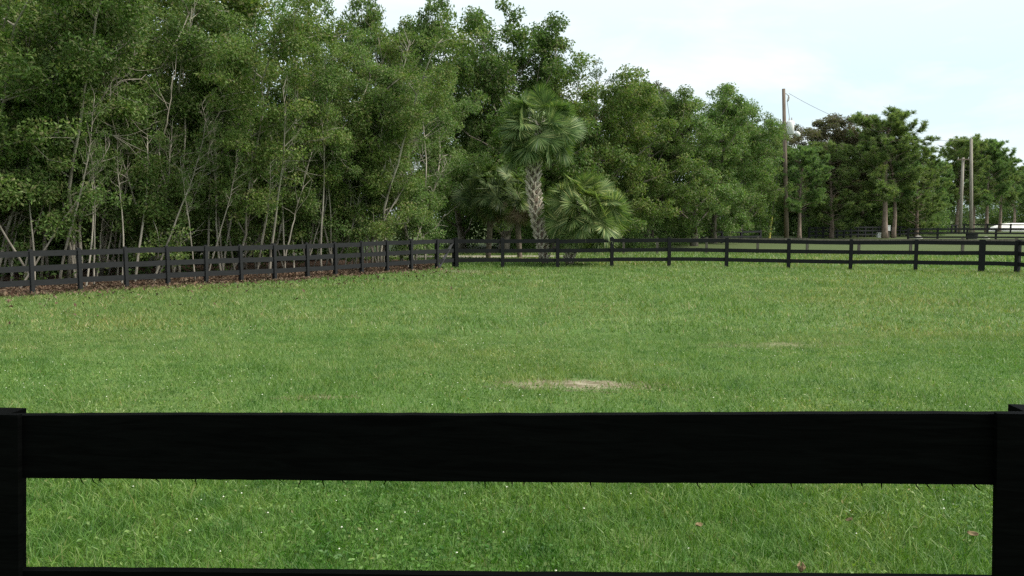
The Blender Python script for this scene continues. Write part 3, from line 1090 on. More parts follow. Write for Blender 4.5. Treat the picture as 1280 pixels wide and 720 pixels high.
def palm(label, base, pts, r, nfr, size, seed, lo=-50, hi=86, dead=0, boots=True, dlo=-85, dhi=-60, col=(1, 1, 1), zsq=1.0):
    rg = np.random.default_rng(seed)
    t = thing('sabal_palm', label, 'palm', base, 'palms behind the far fence')
    base = np.array(base)
    pts = np.array(pts, float)
    tt = np.linspace(0, len(pts) - 1, 16)
    line = np.stack([np.interp(tt, np.arange(len(pts)), pts[:, j]) for j in range(3)], -1)
    mb = MB()
    mb.tube(line, r * np.linspace(.78, 1, 16), 10)
    obj('trunk', mb.mesh('trunk', M['palm_core'], True), t)
    H = line[-1, 2]
    if boots:
        mb = MB()
        k = int(H / .045)
        for i in range(k):
            z = .05 + i * (H - .05) / k
            a = i * 2.39996
            c = np.array([np.interp(z, line[:, 2], line[:, j]) for j in (0, 1)] + [z])
            o = np.array((math.cos(a), math.sin(a), 0))
            kk = .55 + .45 * min(1, z / 2.2)
            s = np.array((-math.sin(a), math.cos(a), 0))
            # split boot: two slats crossing up and out
            for sg in (-1, 1):
                st = c + o * r * .9 * (.78 + .22 * z / H) + s * sg * .01
                en = c + o * (r + .10 * kk * rg.uniform(.7, 1.3)) + s * sg * .20 * kk + np.array((0, 0, .27 * rg.uniform(.8, 1.2)))
                d = (en - st) * .5
                w = unit(np.cross(d, o)) * .040
                th = unit(np.cross(w, d)) * .012
                mb.box((st + en) / 2, d, w, th)
        obj('bark', mb.mesh('leaf_bases', M['palm_boot']), t)
    top = line[-1]
    fr_list = []
    for i in range(nfr):
        u = (i + .5) / nfr
        el = math.asin(math.sin(R(lo)) + (math.sin(R(hi)) - math.sin(R(lo))) * u)
        az = i * 2.39996 + rg.normal(0, .15)
        fr_list.append((el, az, FR[i % 4], col, size * rg.uniform(.88, 1.08) * (1 - .20 * max(0, math.sin(el)))))
    for i in range(dead):
        fr_list.append((R(rg.uniform(dlo, dhi)), rg.uniform(0, 2 * PI), DF[i % 2], (1, 1, 1), size * rg.uniform(.9, 1.1)))
    for el, az, me, c, s in fr_list:
        f = obj('frond', me, t)
        d = Vector((math.cos(az) * math.cos(el), math.sin(az) * math.cos(el), math.sin(el)))
        # local Z along d, local Y (bending side) pointing down
        down = Vector((0, 0, -1))
        y = down - d * down.dot(d)
        if y.length < .05: y = Vector((math.cos(az), math.sin(az), 0))
        y.normalize()
        x = y.cross(d)
        from mathutils import Matrix
        m = Matrix((x, y, d)).transposed() @ Matrix.Rotation(rg.normal(0, .95), 3, 'Z')
        f.rotation_mode = 'QUATERNION'
        f.rotation_quaternion = m.to_quaternion()
        f.location = Vector(top) + d * .12 + Vector((0, 0, -.16 * math.cos(el) * zsq))
        f.scale = (s, s, s)
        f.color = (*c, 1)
    return t


b0 = at(682, 330, 35.6)
p1 = at(666, 235, 35.6)
p2 = at(672, 153, 35.6)
palm('tall cabbage palm with a rounded crown on a criss-cross booted pale trunk',
     (b0.x, 35.6, gzf(b0.x, 35.6)), [(0, 0, -.1), ((p1.x - b0.x) * .6, 0, 1.7), (p1.x - b0.x, 0, p1.z), (p2.x - b0.x, 0, p2.z)],
     .20, 84, 1.14, 21, lo=-46, col=(.95, 1.05, .95))
b1 = at(711, 331, 34.7)
p3 = at(731, 257, 34.7)
palm('short bushy palm with bright fan fronds spreading just above the fence rails',
     (b1.x, 34.7, gzf(b1.x, 34.7)), [(0, 0, -.1), (.15, 0, .9), (p3.x - b1.x, 0, p3.z)],
     .19, 90, 1.16, 22, lo=-52, col=(1.25, 1.25, 1.15))
b2 = at(610, 330, 40.0)
palm('shaded palm with drooping dead fronds left of the tall palm',
     (b2.x, 40.0, gzf(b2.x, 40.0)), [(0, 0, -.1), (.1, 0, 1.6), (.25, 0, 3.6)],
     .17, 34, 1.1, 23, lo=-55, dead=14, boots=False, col=(.55, .62, .58))  # frond tint lowered to put the wood's shade into the colour
b3 = at(650, 330, 39.0)
palm('palm half hidden behind the pale trunk, with tan hanging dead fronds',
     (b3.x, 39.0, gzf(b3.x, 39.0)), [(0, 0, -.1), (-.1, 0, 1.5), (-.15, 0, 3.3)],
     .16, 26, 1.0, 24, lo=-50, dead=9, boots=False, col=(.75, .80, .72))


# ------------------------------------------------------------------ fences
def fence(name, label, posts, H, tops, rail_h, mat, pw=.095, side=-1.0, batten=.13, group='board fences round the paddocks', wob=.008,
          extra=None, zfix=None, thick=.022, double=(), seed=1):
    """posts: list of (x, y); boards are nailed on the 'side' of the posts, with a batten over the joints"""
    rg = np.random.default_rng(seed)
    P = [np.array(p, float) for p in posts]
    org = np.array((P[0][0], P[0][1], gzf(*P[0])))
    t = thing(name, label, 'fence', tuple(org), group)
    n = len(P)
    zs = [gzf(*p) if zfix is None else zfix for p in P]
    dirs = []
    for i in range(n):
        a, b = P[max(0, i - 1)], P[min(n - 1, i + 1)]
        dirs.append(unit(b - a))
    for i in range(n):
        d = np.array((*dirs[i], 0))
        nn = np.array((-dirs[i][1], dirs[i][0], 0)) * side
        h = H + rg.normal(0, wob)
        w = pw * (1.75 if i in double else 1)
        tilt = np.array((rg.normal(0, .006), rg.normal(0, .006), 1))
        mb = MB()
        base = np.array((*P[i], zs[i] - .3))
        mb.box(base + tilt * (h + .3) / 2, d * w / 2, nn * pw / 2, tilt * (h + .3) / 2)
        # slightly domed post end
        mb.box(base + tilt * (h + .3 + .006), d * (w / 2 - .012), nn * (pw / 2 - .012), tilt * .006)
        obj('post', mb.shift(org).mesh('post', mat), t)
        if batten:
            mb = MB()
            c = np.array((*P[i], zs[i])) + nn * (pw / 2 + thick * 2 + .012)
            z0, z1 = .02, tops[0] + .012
            mb.box(c + tilt * (z0 + z1) / 2, d * (batten / 2) * (1.6 if i in double else 1), nn * .011, tilt * (z1 - z0) / 2)
            obj('batten', mb.shift(org).mesh('batten', mat), t)
    for i in range(n - 1):
        a2, b2 = P[i], P[i + 1]
        d = unit(b2 - a2)
        nn = np.array((-d[1], d[0])) * side
        for zt in tops:
            za, zb = zs[i] + zt + rg.normal(0, wob), zs[i + 1] + zt + rg.normal(0, wob)
            off = nn * (pw / 2 + thick * .5 + .002)
            a = np.array((*(a2 + off + d * .003), za - rail_h / 2))
            b = np.array((*(b2 + off - d * .003), zb - rail_h / 2))
            mid = (a + b) / 2 + np.array((0, 0, rg.normal(0, wob * .6)))
            mb = MB()
            up = np.array((0, 0, rail_h / 2))
            th = np.array((*nn, 0)) * thick / 2
            vs = []
            for p in (a, mid, b):
                vs += [p - up - th, p - up + th, p + up + th, p + up - th]
            q = [(0, 1, 2, 3), (8, 11, 10, 9)]
            for s in (0, 4):
                for k in range(4):
                    q.append((s + k, s + 4 + k, s + 4 + (k + 1) % 4, s + (k + 1) % 4))
            mb.add(vs, q)
            obj('rail', mb.shift(org).mesh('rail', mat), t)
    return t, org


TOPS = (1.165, .775, .385)
lp = [tuple(LP0 + LDIR * i) for i in range(-3, 13)]
cpx = at(567, 333, 32.6)
lp.append((cpx.x, 32.6))
# exact photo positions of the left posts
left_px = [38, 98, 156, 208, 256, 300, 342, 383, 418, 451, 483, 513, 545]
posts = [tuple(LP0 + LDIR * i) for i in (-4, -3, -2, -1)]
for i, px in enumerate(left_px):
    # meet of the pixel column with the fence line
    a = (px - 640) / FPX
    tt = (a * LP0[1] - LP0[0]) / (LUN[0] - a * LUN[1])
    posts.append(tuple(LP0 + LUN * tt))
posts.append((cpx.x, 32.6))
lf, lorg = fence('board_fence', 'lighter black three-board fence running along the edge of the wood', posts, 1.2, TOPS, .155, M['black_lighter'], side=-1, batten=.09, wob=.007, seed=2)
# diagonal brace at the corner
mb = MB()
a = np.array((posts[-2][0] + .55, posts[-2][1] + .5, .12))
a = np.array(at(549, 334, posts[-2][1] + .1))
b = np.array(at(566, 303, 32.5))
d = (b - a) / 2
s = np.array((0, 1, 0)) * .02
mb.box((a + b) / 2, d, s, unit(np.cross(d, s)) * .05)
obj('brace', mb.shift(lorg).mesh('brace', M['black_lighter']), lf)

back_px = [(567, 32.6), (628, 32.9), (697, 33.1), (765, 33.2), (837, 33.2), (909, 33.1), (987, 32.7), (1065, 32.1), (1147, 31.3), (1230, 30.3)]
posts = [(gx(px, Y) + (.12 if i == 0 else 0), Y) for i, (px, Y) in enumerate(back_px)]
posts += [(gx(1276, 29.6), 29.6), (gx(1330, 27.6), 27.6), (gx(1400, 25.5), 25.5)]
fence('board_fence', 'black three-board fence across the far side of the grass paddock', posts, 1.2, TOPS, .155, M['black'], pw=.12, side=-1, batten=.14, double=(9,), wob=.007, seed=3)


# near fence: placed from the rail edges; posts stand on the bank
def near_fence():
    L0, R0 = at(33, 518, 2.01), at(1247, 516, 1.79)
    t = thing('board_fence', 'black fence close to the camera with one wide top board across the picture', 'fence', (L0.x - .05, L0.y, gzf(L0.x, L0.y)), 'board fences round the paddocks')
    org = np.array(t.location)
    mat = M['black_near']
    d = unit(np.array((R0.x - L0.x, R0.y - L0.y, 0)))
    nn = np.array((d[1], -d[0], 0))            # towards the camera
    lift = (R0.z - L0.z) / (Vector((R0.x - L0.x, R0.y - L0.y)).length)
    def rail(xa, xb, za_top, za_bot, zb_top, zb_bot, off=0, name='rail'):
        """board between two distances along the fence from the left rail corner, subtly uneven edges"""
        rg = np.random.default_rng(int(abs(za_top) * 1000))
        n = 60
        tt = np.linspace(xa, xb, n)
        span = (R0 - L0).length
        f = tt / span
        top = za_top + (zb_top - za_top) * f + rg.normal(0, .0004, n) + .0012 * np.sin(f * 9)
        bot = za_bot + (zb_bot - za_bot) * f + rg.normal(0, .0004, n) + .0010 * np.sin(f * 7 + 1)
        base = np.array((L0.x, L0.y, 0))
        th = .013
        v = []
        for i in range(n):
            p = base + d * tt[i] + nn * off
            v += [(*(p + nn * th)[:2], bot[i]), (*(p + nn * th)[:2], top[i]), (*(p - nn * th)[:2], top[i]), (*(p - nn * th)[:2], bot[i])]
        q = []
        for i in range(n - 1):
            for k in range(4):
                q.append((4 * i + k, 4 * i + 4 + k, 4 * i + 4 + (k + 1) % 4, 4 * i + (k + 1) % 4))
        q += [(0, 3, 2, 1), (4 * n - 4, 4 * n - 3, 4 * n - 2, 4 * n - 1)]
        mb = MB()
        mb.add(v, q)
        return obj(name, mb.shift(org).mesh(name, mat), t)
    span = (R0 - L0).length
    LB_, RB_ = at(33, 596, 2.01), at(1247, 604, 1.79)
    L2, R2 = at(33, 711, 2.01), at(1247, 721.5, 1.79)
    hL, hR = L0.z - LB_.z, R0.z - RB_.z
    top_rail = rail(-.10, span + .13, L0.z, LB_.z, R0.z, RB_.z)
    rail(-.10, span + .13, L2.z, L2.z - hL, R2.z, R2.z - hR)
    rail(-.10, span + .13, L2.z - (L0.z - L2.z), L2.z - (L0.z - L2.z) - hL, R2.z - (R0.z - R2.z), R2.z - (R0.z - R2.z) - hR)
    # neighbouring bays, out of frame unless the viewer steps aside
    bay = span + .236
    for o_ in (-bay, bay):
        for zt in (0, 1, 2):
            rail(-.098 + o_, span + .128 + o_, L0.z - zt * (L0.z - L2.z), LB_.z - zt * (L0.z - L2.z), R0.z - zt * (R0.z - R2.z), RB_.z - zt * (R0.z - R2.z))
    base = np.array((L0.x, L0.y, 0))

    def upright(name, pt, pb, ew, side, depth):
        """squared timber: one visible edge runs from pt (top) down through pb; it extends sideways by ew and in depth"""
        pt, pb = np.array(pt), np.array(pb)
        ax = (pb - pt) / (pt[2] - pb[2])
        low = pt + ax * (pt[2] - gzf(pt[0], pt[1]) + .3)
        c = (pt + low) / 2 + d * side * ew / 2 - nn * depth / 2
        mb = MB()
        mb.box(c, d * ew / 2, nn * depth / 2, (pt - low) / 2)
        obj(name, mb.shift(org).mesh(name, mat), t)
        return pt, pb
    PD = .09
    # left: the post's far inner edge sits in column 33, the batten's edge in column 22
    back = -nn * (.014 + PD)
    yl, yr = L0.y + .014 + PD, R0.y + .014 + PD
    for o_ in (0, -bay):
        sh = d * o_
        upright('post', np.array(at(33, 510, yl)) + sh + nn * PD, np.array(at(33, 711, yl)) + sh + nn * PD, .10, -1, PD)
        q1, q2 = np.array(at(22, 519, L0.y - .03)), np.array(at(23, 711, L0.y - .03))
        upright('batten', q1 + sh, q2 + sh, .135, -1, .016)
    for o_ in (0, bay):
        sh = d * o_
        upright('post', np.array(at(1260, 505, yr)) + sh + nn * PD, np.array(at(1256, 720, yr)) + sh + nn * PD, .10, 1, PD)
        q1, q2 = np.array(at(1247, 517, R0.y - .03)), np.array(at(1244, 720, R0.y - .03))
        upright('batten', q1 + sh, q2 + sh, .135, 1, .016)
    # hair-fine splinters hanging under the top board
    rg = np.random.default_rng(9)
    for px in (88, 104, 108, 113, 186, 236, 340, 371, 398, 420, 459, 478, 560, 596, 606, 640, 656, 690, 740, 808, 876, 945, 997, 1086, 1113, 1156, 1170, 1203, 1230):
        f = (px - 33) / (1247 - 33)
        s = span * f * 2.01 / (2.01 * f + 1.79 * (1 - f)) if False else None
        # point on the board under this column
        a = (px - 640) / FPX
        tt = (a * (L0.y + 0) - L0.x) / (d[0] - a * d[1])
        p = base + d * tt
        zb = LB_.z + (RB_.z - LB_.z) * tt / span
        ln = rg.uniform(.010, .021)
        ang = rg.normal(.4, .5)
        st = np.array((p[0], p[1], zb + .003)) + nn * rg.uniform(-.006, .011)
        m1 = st + d * ln * .35 * math.sin(ang) + np.array((0, 0, -ln * .6))
        en = m1 + d * ln * .8 * math.sin(ang) + np.array((0, 0, -ln * .5))
        mb = MB()
        mb.tube([st, m1, en], [.0018, .0015, .0005], 4)
        o = obj('splinter', mb.shift(org).mesh('splinter', mat), top_rail)
    return t


near_fence()

# weathered low rail fence behind the far board fence
posts = [(gx(px, Y), Y) for px, Y in ((780, 45.5), (822, 45.3), (884, 45), (948, 44.7), (1010, 44.3), (1075, 44), (1140, 43.7), (1205, 43.3), (1272, 43), (1340, 42.6))]
fence('rail_fence', 'weathered grey low fence with a single top rail beyond the black paddock fence', posts, .92, (.90,), .11, M['weathered'], pw=.13, batten=0, wob=.02, seed=5)
# far black fences
posts = [(gx(px, 75.0), 75.0) for px in (1136, 1173, 1210, 1246, 1284, 1322)]
fence('board_fence', 'far dark board fence in front of the tall bare pole', posts, 1.08, (1.05, .68, .3), .16, M['black'], pw=.14, batten=0, seed=6)
posts = []
for i in range(15):
    u = i / 14
    Y = 1 / ((1 - u) / 79.0 + u / 88.0)
    posts.append((gx(1012 + (1134 - 1012) * u, Y), Y))
fence('board_fence', 'far dark fence of closely set posts at the foot of the two pine trunks', posts, 1.15, (1.1, .75, .36), .15, M['black_lighter'], pw=.17, batten=0, seed=7)
posts = []
for i in range(16):
    u = i / 15
    px = 1128 + (1206 - 1128) * u
    posts.append((gx(px, 101 + 4 * u), 101 + 4 * u))
fence('board_fence', 'most distant picket-like dark fence in front of the far grove', posts, 1.15, (1.12, .7), .13, M['black_lighter'], pw=.17, batten=0, seed=8)
posts = [(gx(px, 104.0), 104.0) for px in (1206, 1235, 1264, 1293, 1322)]
fence('board_fence', 'distant dark rail fence crossing before the white sand heap', posts, 1.25, (1.2, .7), .15, M['black'], pw=.16, batten=0, seed=9)
posts = [(gx(px, 60.5 + .8 * i), 60.5 + .8 * i) for i, px in enumerate((770, 800, 827, 852, 878, 903, 927, 951))]
fence('rail_fence', 'dark low fence along the treeline left of the yellow guy guard', posts, 1.05, (1.0, .6), .15, M['black_lighter'], pw=.16, batten=0, seed=10)


# ------------------------------------------------------------------ odd posts behind the left fence
def wood_post(label, px, Y, H, capped):
    x = gx(px, Y)
    t = thing('wooden_post', label, 'post', (x, Y, gzf(x, Y)), 'old wooden posts behind the board fence')
    mb = MB()
    mb.tube([(0, 0, -.2), (.01, 0, H * .5), (0, .01, H)], [.09, .085, .08], 8)
    obj('shaft', mb.mesh('shaft', M['weathered']), t)
    if capped:
        mb = MB()
        mb.tube([(0, .01, H + .001), (0, .01, H + .05), (0, .01, H + .07)], [.11, .10, .05], 10)
        obj('cap', mb.mesh('cap', M['white_paint']), t)


wood_post('brown wooden post with a pale cap behind the end of the board fence', 501, 37.0, 1.1, True)
wood_post('plain grey wooden post without a cap behind the board fence', 413, 36.0, 1.15, False)


# ------------------------------------------------------------------ utility poles
def utility_pole():
    Y = 74.0
    b = at(983.5, 300, Y)
    top = at(979.5, 111, Y)
    z0 = gzf(b.x, Y)
    t = thing('utility_pole', 'dark wooden utility pole with a white transformer and a yellow guarded guy wire', 'utility pole', (b.x, Y, z0))
    H = top.z - z0
    dx = top.x - b.x
    mb = MB()
    mb.tube([(0, 0, -.3), (dx * .5, 0, H * .5), (dx, 0, H)], [.21, .18, .145], 10)
    obj('pole', mb.mesh('pole', M['pole_dark'], True), t)
    zt = at(984, 160, Y).z - z0
    f = zt / H
    # transformer can with rounded lid and bushings
    mb = MB()
    cx = dx * f + .52
    mb.tube([(cx, 0, zt - .62), (cx, 0, zt - .58), (cx, 0, zt + .5), (cx, 0, zt + .6), (cx, 0, zt + .66)], [.22, .35, .35, .30, .1], 16)
    mb.box((cx - .34, 0, zt), (.10, 0, 0), (0, .06, 0), (0, 0, .3))
    tr = obj('transformer', mb.mesh('transformer', M['metal_white'], True), t)
    for sx in (-.1, .12):
        mb = MB()
        mb.tube([(cx + sx, 0, zt + .62), (cx + sx, 0, zt + .8), (cx + sx, 0, zt + .95)], [.05, .06, .03], 8)
        obj('bushing', mb.mesh('bushing', M['porcelain']), tr)
    # lamp arm with pale head
    mb = MB()
    mb.tube([(dx * f + .15, -.05, zt - .55), (dx * f + .7, -.08, zt - .5), (dx * f + 1.0, -.1, zt - .5)], .035, 6)
    arm = obj('arm', mb.mesh('arm', M['metal_white']), t)
    mb = MB()
    mb.tube([(dx * f + .95, -.1, zt - .42), (dx * f + 1.1, -.1, zt - .46), (dx * f + 1.25, -.1, zt - .62), (dx * f + 1.3, -.1, zt - .8)], [.08, .2, .22, .12], 10)
    obj('lamp_head', mb.mesh('lamp_head', M['metal_white'], True), arm)
    # insulator bracket near the top
    zi = at(985, 121, Y).z - z0
    mb = MB()
    mb.tube([(dx, 0, zi + .35), (dx + .3, 0, zi + .25), (dx + .48, 0, zi + .05)], .035, 6)
    mb.tube([(dx + .48, 0, zi + .15), (dx + .5, 0, zi - .05), (dx + .44, 0, zi - .3), (dx + .36, 0, zi - .42)], [.04, .09, .09, .05], 8)
    obj('insulator', mb.mesh('insulator', M['porcelain']), t)
    mb = MB()
    mb.tube([(dx + .36, 0, zi - .42), (cx - .1, 0, zt + .95)], .02, 5)
    obj('drop_wire', mb.mesh('drop_wire', M['wire']), t)
    # guy wire with its yellow guard
    g0 = at(961.5, 298, Y)
    g1 = at(977, 175, Y)
    a = np.array((g0.x - b.x, 0, 0.0))
    e = np.array((g1.x - b.x, 0, g1.z - z0))
    mb = MB()
    mb.tube([a + np.array((0, 0, -.1)), e], .018, 5)
    gw = obj('guy_wire', mb.mesh('guy_wire', M['wire']), t)
    mb = MB()
    q = a + (e - a) * .24
    mb.tube([a + (e - a) * .004, q], [.11, .075], 8)
    obj('guy_guard', mb.mesh('guy_guard', M['yellow']), gw)
    return (b.x + dx + .5, Y, z0 + zi + .3)


wA = utility_pole()


def bare_pole(label, base_px, base_py, top_px, top_py, Y, r, mat, cross=None):
    b = at(base_px, base_py, Y)
    e = at(top_px, top_py, Y)
    z0 = gzf(b.x, Y)
    t = thing('utility_pole', label, 'utility pole', (b.x, Y, z0))
    H, dx = e.z - z0, e.x - b.x
    mb = MB()
    mb.tube([(0, 0, -.3), (dx * .5, 0, H * .5), (dx, 0, H)], [r * 1.2, r, r * .82], 10)
    obj('pole', mb.mesh('pole', mat, True), t)
    if cross:
        mb = MB()
        mb.box((dx - .1, -r - .06, H - .25), (cross, 0, .02), (0, .05, 0), (0, 0, .07))
        ca = obj('crossarm', mb.mesh('crossarm', M['pole_dark']), t)
        for s in (-.85, .85):
            mb = MB()
            mb.tube([(dx - .1 + cross * s, -r - .06, H - .18), (dx - .1 + cross * s, -r - .06, H + .05)], [.05, .035], 8)
            obj('insulator', mb.mesh('insulator', M['porcelain']), ca)
    else:
        mb = MB()
        mb.tube([(dx, 0, H + .001), (dx, 0, H + .12), (dx, 0, H + .25)], [.07, .06, .03], 8)
        obj('insulator', mb.mesh('insulator', M['porcelain']), t)
    return (e.x, Y, e.z)


wB = bare_pole('tallest bare pale wooden pole standing in front of the far pine grove', 1214, 299, 1214, 174, 82.0, .16, M['pole_wood'])
bare_pole('shorter leaning pale wooden pole with a dark crossarm', 1200, 290, 1204, 197, 100.0, .18, M['pole_wood'], .75)

mb = MB()
A, B = np.array(wA), np.array(wB)
tt = np.linspace(0, 1, 24)
pts = A[None] + (B - A)[None] * tt[:, None]
pts[:, 2] -= 4.2 * 2.6 * tt * (1 - tt) * .55
mb.tube(pts, .016, 5)
tag(obj('overhead_wire', mb.mesh('overhead_wire', M['wire'])), 'thin wire sagging away from the top of the transformer pole', 'wire')


# ------------------------------------------------------------------ small things far away
def lump(name, label, cat, px, Y, sx, sy, sz, mat, seed, n=14, zoff=0.0, group=None):
    rg = np.random.default_rng(seed)
    x = gx(px, Y)
    b = MB()
    u, w = 20, 9
    vs = []
    for j in range(w):
        e = j / (w - 1) * PI / 2
        for i in range(u):
            a = i / u * 2 * PI
            k = 1 + .10 * math.sin(3 * a + seed) + .06 * math.sin(7 * a + 2 * seed + 3 * e) + rg.normal(0, .02)
            vs.append((sx * k * math.cos(a) * math.cos(e) , sy * k * math.sin(a) * math.cos(e), sz * math.sin(e) ** .8 * (1 + .12 * math.sin(4 * a + seed) * math.cos(e)) - .03))
    q = [(j * u + i, j * u + (i + 1) % u, (j + 1) * u + (i + 1) % u, (j + 1) * u + i) for j in range(w - 1) for i in range(u)]
    b.add(vs, q)
    o = obj(name, b.mesh(name, mat, True))
    o.location = (x, Y, gzf(x, Y) + zoff)
    return tag(o, label, cat, group)


lump('sand_heap', 'long low heap of bright white sand below the far pines', 'sand heap', 1272, 122.0, 4.0, 3.0, 1.25, M['white_sand'], 3)
lump('rock', 'pale rock lying behind the far board fence beside its first post', 'rock', 1149, 78.5, .42, .3, .30, M['rock'], 5)
lump('rock', 'smaller pale rock near the dark water trough', 'rock', 1234, 78.5, .35, .3, .25, M['rock'], 6)


def trough():
    Y = 77.0
    x = gx(1216, Y)
    t = thing('water_trough', 'dark oval water trough at the foot of the tall bare pole', 'trough', (x, Y, gzf(x, Y)))
    u = 24
    a = np.arange(u) * 2 * PI / u
    mb = MB()
    rings = [(1.0, .0), (1.12, .5), (1.16, .52), (1.08, .52), (1.0, .12)]
    vs = []
    for (k, z) in rings:
        vs += [(.52 * k * math.cos(q), .34 * k * math.sin(q), z) for q in a]
    f = [(j * u + i, j * u + (i + 1) % u, (j + 1) * u + (i + 1) % u, (j + 1) * u + i) for j in range(len(rings) - 1) for i in range(u)]
    mb.add(vs, f)
    obj('tub', mb.mesh('tub', M['trough'], True), t)
    mb = MB()
    mb.add([(.53 * math.cos(q), .345 * math.sin(q), .40) for q in a] + [(0, 0, .40)], None, [(i, (i + 1) % u, u) for i in range(u)])
    obj('water', mb.mesh('water', simple('trough_water', (.03, .04, .04), (.05, .06, .06), 2, .08, .5)), t)


trough()


def white_box(label, px, py0, py1, Y, wpx):
    p0, p1 = at(px, py1, Y), at(px, py0, Y)
    z0 = gzf(p0.x, Y)
    h = p1.z - max(z0, p0.z)
    base = max(z0, p0.z) if p0.z > z0 + .2 else z0
    w = wpx / FPX * Y / 2
    t = thing('feed_box', label, 'box', (p0.x, Y, z0), 'white boxes among the far pine trunks')
    mb = MB()
    bz = 0 if base == z0 else base - z0
    hh = p1.z - z0
    mb.box((0, 0, (bz + hh) / 2), (w, 0, 0), (0, w * .8, 0), (0, 0, (hh - bz) / 2 - .04))
    obj('body', mb.mesh('body', M['white_paint']), t)
    mb = MB()
    mb.box((0, 0, hh - .01), (w * 1.12, 0, 0), (0, w * .92, 0), (0, 0, .03))
    obj('lid', mb.mesh('lid', M['metal_white']), t)
    if bz:
        for sx in (-1, 1):
            mb = MB()
            mb.box((sx * w * .7, 0, bz / 2), (.05, 0, 0), (0, .05, 0), (0, 0, bz / 2 + .04))
            obj('leg', mb.mesh('leg', M['weathered']), t)


white_box('white box on legs showing between the two pine trunks', 1109.5, 282, 289, 80.0, 5)
white_box('low white box just left of the thick pine trunk', 1099, 291, 297, 80.5, 5)


def bird():
    p = at(1176, 183, 70.0)
    mb = MB()
    mb.tube([(-.16, 0, 0), (-.08, 0, .01), (.05, 0, .015), (.13, 0, .02), (.19, 0, .01)], [.02, .05, .055, .04, .008], 8)
    for s in (-1, 1):
        mb.add([(.07, s * .03, .03), (-.05, s * .03, .02), (-.14, s * .30, .09), (-.02, s * .26, .10), (-.10, s * .42, .06)],
               [(0, 1, 2, 3)], [(3, 2, 4)])
    mb.add([(-.15, -.02, 0), (-.15, .02, 0), (-.28, .06, 0), (-.28, -.06, 0)], [(0, 1, 2, 3)])
    o = obj('bird', mb.mesh('bird', M['bird'], True))
    o.location = p
    o.rotation_euler = (R(12), 0, R(20))
    tag(o, 'tiny dark bird gliding in the sky between the pines and the poles', 'bird')


bird()


# dry leaves lying in the near grass
def fallen_leaf(label, px, py, size, seed, curl):
    rg = np.random.default_rng(seed)
    lo, hi = 2.3, 20.0                       # depth where the pixel ray meets the bank
    for _ in range(50):
        mid = (lo + hi) / 2
        p = at(px, py, mid)
        if p.z > gzf(p.x, mid) + .09: lo = mid
        else: hi = mid
    p = at(px, py, lo)
    n, m = 9, 7
    vs = []
    for i in range(n):
        u = i / (n - 1)
        w = .34 * math.sin(PI * (u * .92 + .04)) ** .8
        for j in range(m):
            v = j / (m - 1) * 2 - 1
            vs.append(((u - .5) * size, v * w * size, size * (curl * v * v * .5 + curl * (u - .5) ** 2 + .02 * rg.normal())))
    q = [(i * m + j, (i + 1) * m + j, (i + 1) * m + j + 1, i * m + j + 1) for i in range(n - 1) for j in range(m - 1)]
    mb = MB()
    mb.add(vs, q)
    me = mb.mesh('fallen_leaf', M['dry_leaf'], True)
    o = obj('fallen_leaf', me)
    md = o.modifiers.new('thickness', 'SOLIDIFY')
    md.thickness = .002
    o.location = p
    o.rotation_euler = (rg.normal(.3, .2), rg.normal(0, .2), rg.uniform(0, 6))
    tag(o, label, 'leaf', 'dry leaves in the near grass')


fallen_leaf('curled tan dry leaf in the grass at the bottom edge near the right post', 1001, 714, .05, 1, .9)
fallen_leaf('small reddish dry leaf half hidden in grass below the middle of the board', 873, 657, .042, 2, .4)
fallen_leaf('brown dry leaf in the grass under the right part of the top board', 1062, 650, .042, 3, .3)
fallen_leaf('flat reddish dry leaf in the grass close beside the right post', 1216, 668, .048, 4, .3)

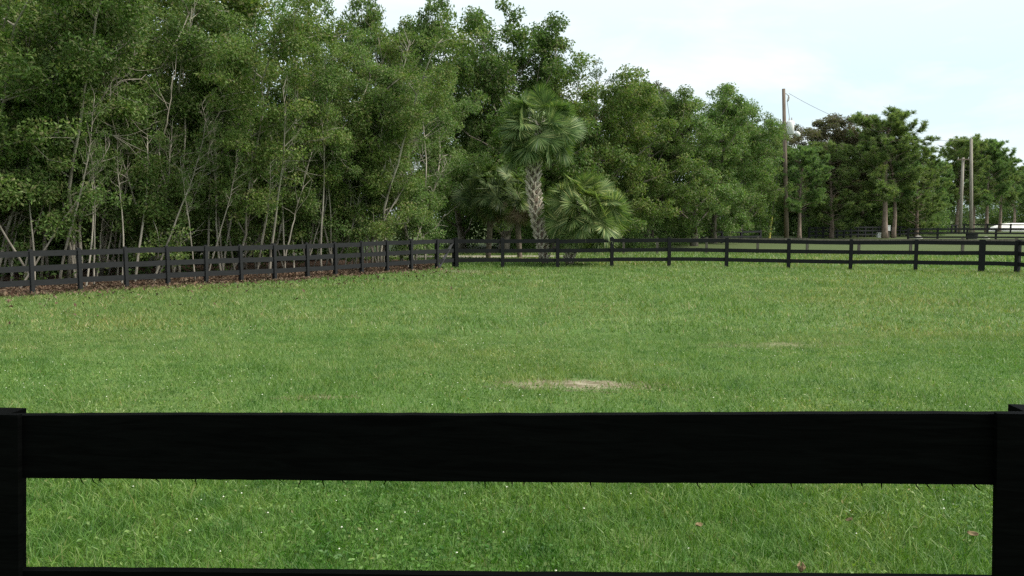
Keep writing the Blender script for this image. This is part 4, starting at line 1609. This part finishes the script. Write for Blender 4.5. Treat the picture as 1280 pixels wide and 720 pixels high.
# ------------------------------------------------------------------ sky, sun, camera
SUN_EL, SUN_AZ = R(48), R(102)        # azimuth clockwise from +Y: the sun stands to the right
world = bpy.data.worlds.new('World')
scene.world = world
world.use_nodes = True
nt = world.node_tree
N, L = nt.nodes, nt.links
N.clear()
sky = N.new('ShaderNodeTexSky')
sky.sky_type = 'NISHITA'
sky.sun_disc = False
sky.sun_elevation = SUN_EL
sky.sun_rotation = SUN_AZ
sky.air_density = 1.0
sky.dust_density = 1.6
tc = N.new('ShaderNodeTexCoord')
mp = N.new('ShaderNodeMapping')
mp.inputs['Scale'].default_value = (1.0, 1.0, 3.4)
L.new(tc.outputs['Generated'], mp.inputs['Vector'])
cn = noise(N, L, mp.outputs[0], 4.2, 7, .55, .4)
cr = ramp(N, [(.44, (0, 0, 0)), (.66, (1, 1, 1))])
L.new(cn.outputs[0], cr.inputs[0])
base = mixc(N, L, sky.outputs[0], (4.75, 5.75, 6.1), .9)           # thin high overcast veil
cl = mixc(N, L, base, (5.9, 6.25, 6.4), math_(N, L, 'MULTIPLY', cr.outputs[0], .8))
sp = N.new('ShaderNodeSeparateXYZ')
L.new(tc.outputs['Generated'], sp.inputs[0])
mr = N.new('ShaderNodeMapRange')
mr.inputs[1].default_value = .16
mr.inputs[2].default_value = .30
L.new(sp.outputs[2], mr.inputs[0])
cl = mixc(N, L, cl, (5.9, 6.4, 6.55), math_(N, L, 'MULTIPLY', mr.outputs[0], .75))
bg = N.new('ShaderNodeBackground')
bg.inputs['Strength'].default_value = .1
L.new(cl, bg.inputs['Color'])
wo = N.new('ShaderNodeOutputWorld')
L.new(bg.outputs[0], wo.inputs[0])

sl = bpy.data.lights.new('sun', 'SUN')
sl.energy = 3.0
sl.angle = R(22)
sl.color = (1.0, .95, .87)
so = bpy.data.objects.new('sun', sl)
COL.objects.link(so)
sd = Vector((math.sin(SUN_AZ) * math.cos(SUN_EL), math.cos(SUN_AZ) * math.cos(SUN_EL), math.sin(SUN_EL)))
so.rotation_euler = sd.to_track_quat('Z', 'Y').to_euler()
so.location = (20, 5, 30)

cam = bpy.data.cameras.new('camera')
cam.sensor_width = 36
cam.lens = 36 * FPX / 1280
cam.clip_start = .05
cam.clip_end = 4000
co = bpy.data.objects.new('camera', cam)
COL.objects.link(co)
co.location = (0, 0, CAMZ)
co.rotation_euler = (PI / 2 - PITCH, 0, 0)
scene.camera = co

scene.view_settings.view_transform = 'Standard'
scene.view_settings.look = 'None'
scene.view_settings.exposure = .84
scene.view_settings.gamma = 1.0
scene.view_settings.use_curve_mapping = False
scene.cycles.use_denoising = False
scene.cycles.max_bounces = 6
scene.cycles.diffuse_bounces = 3
scene.cycles.transmission_bounces = 3
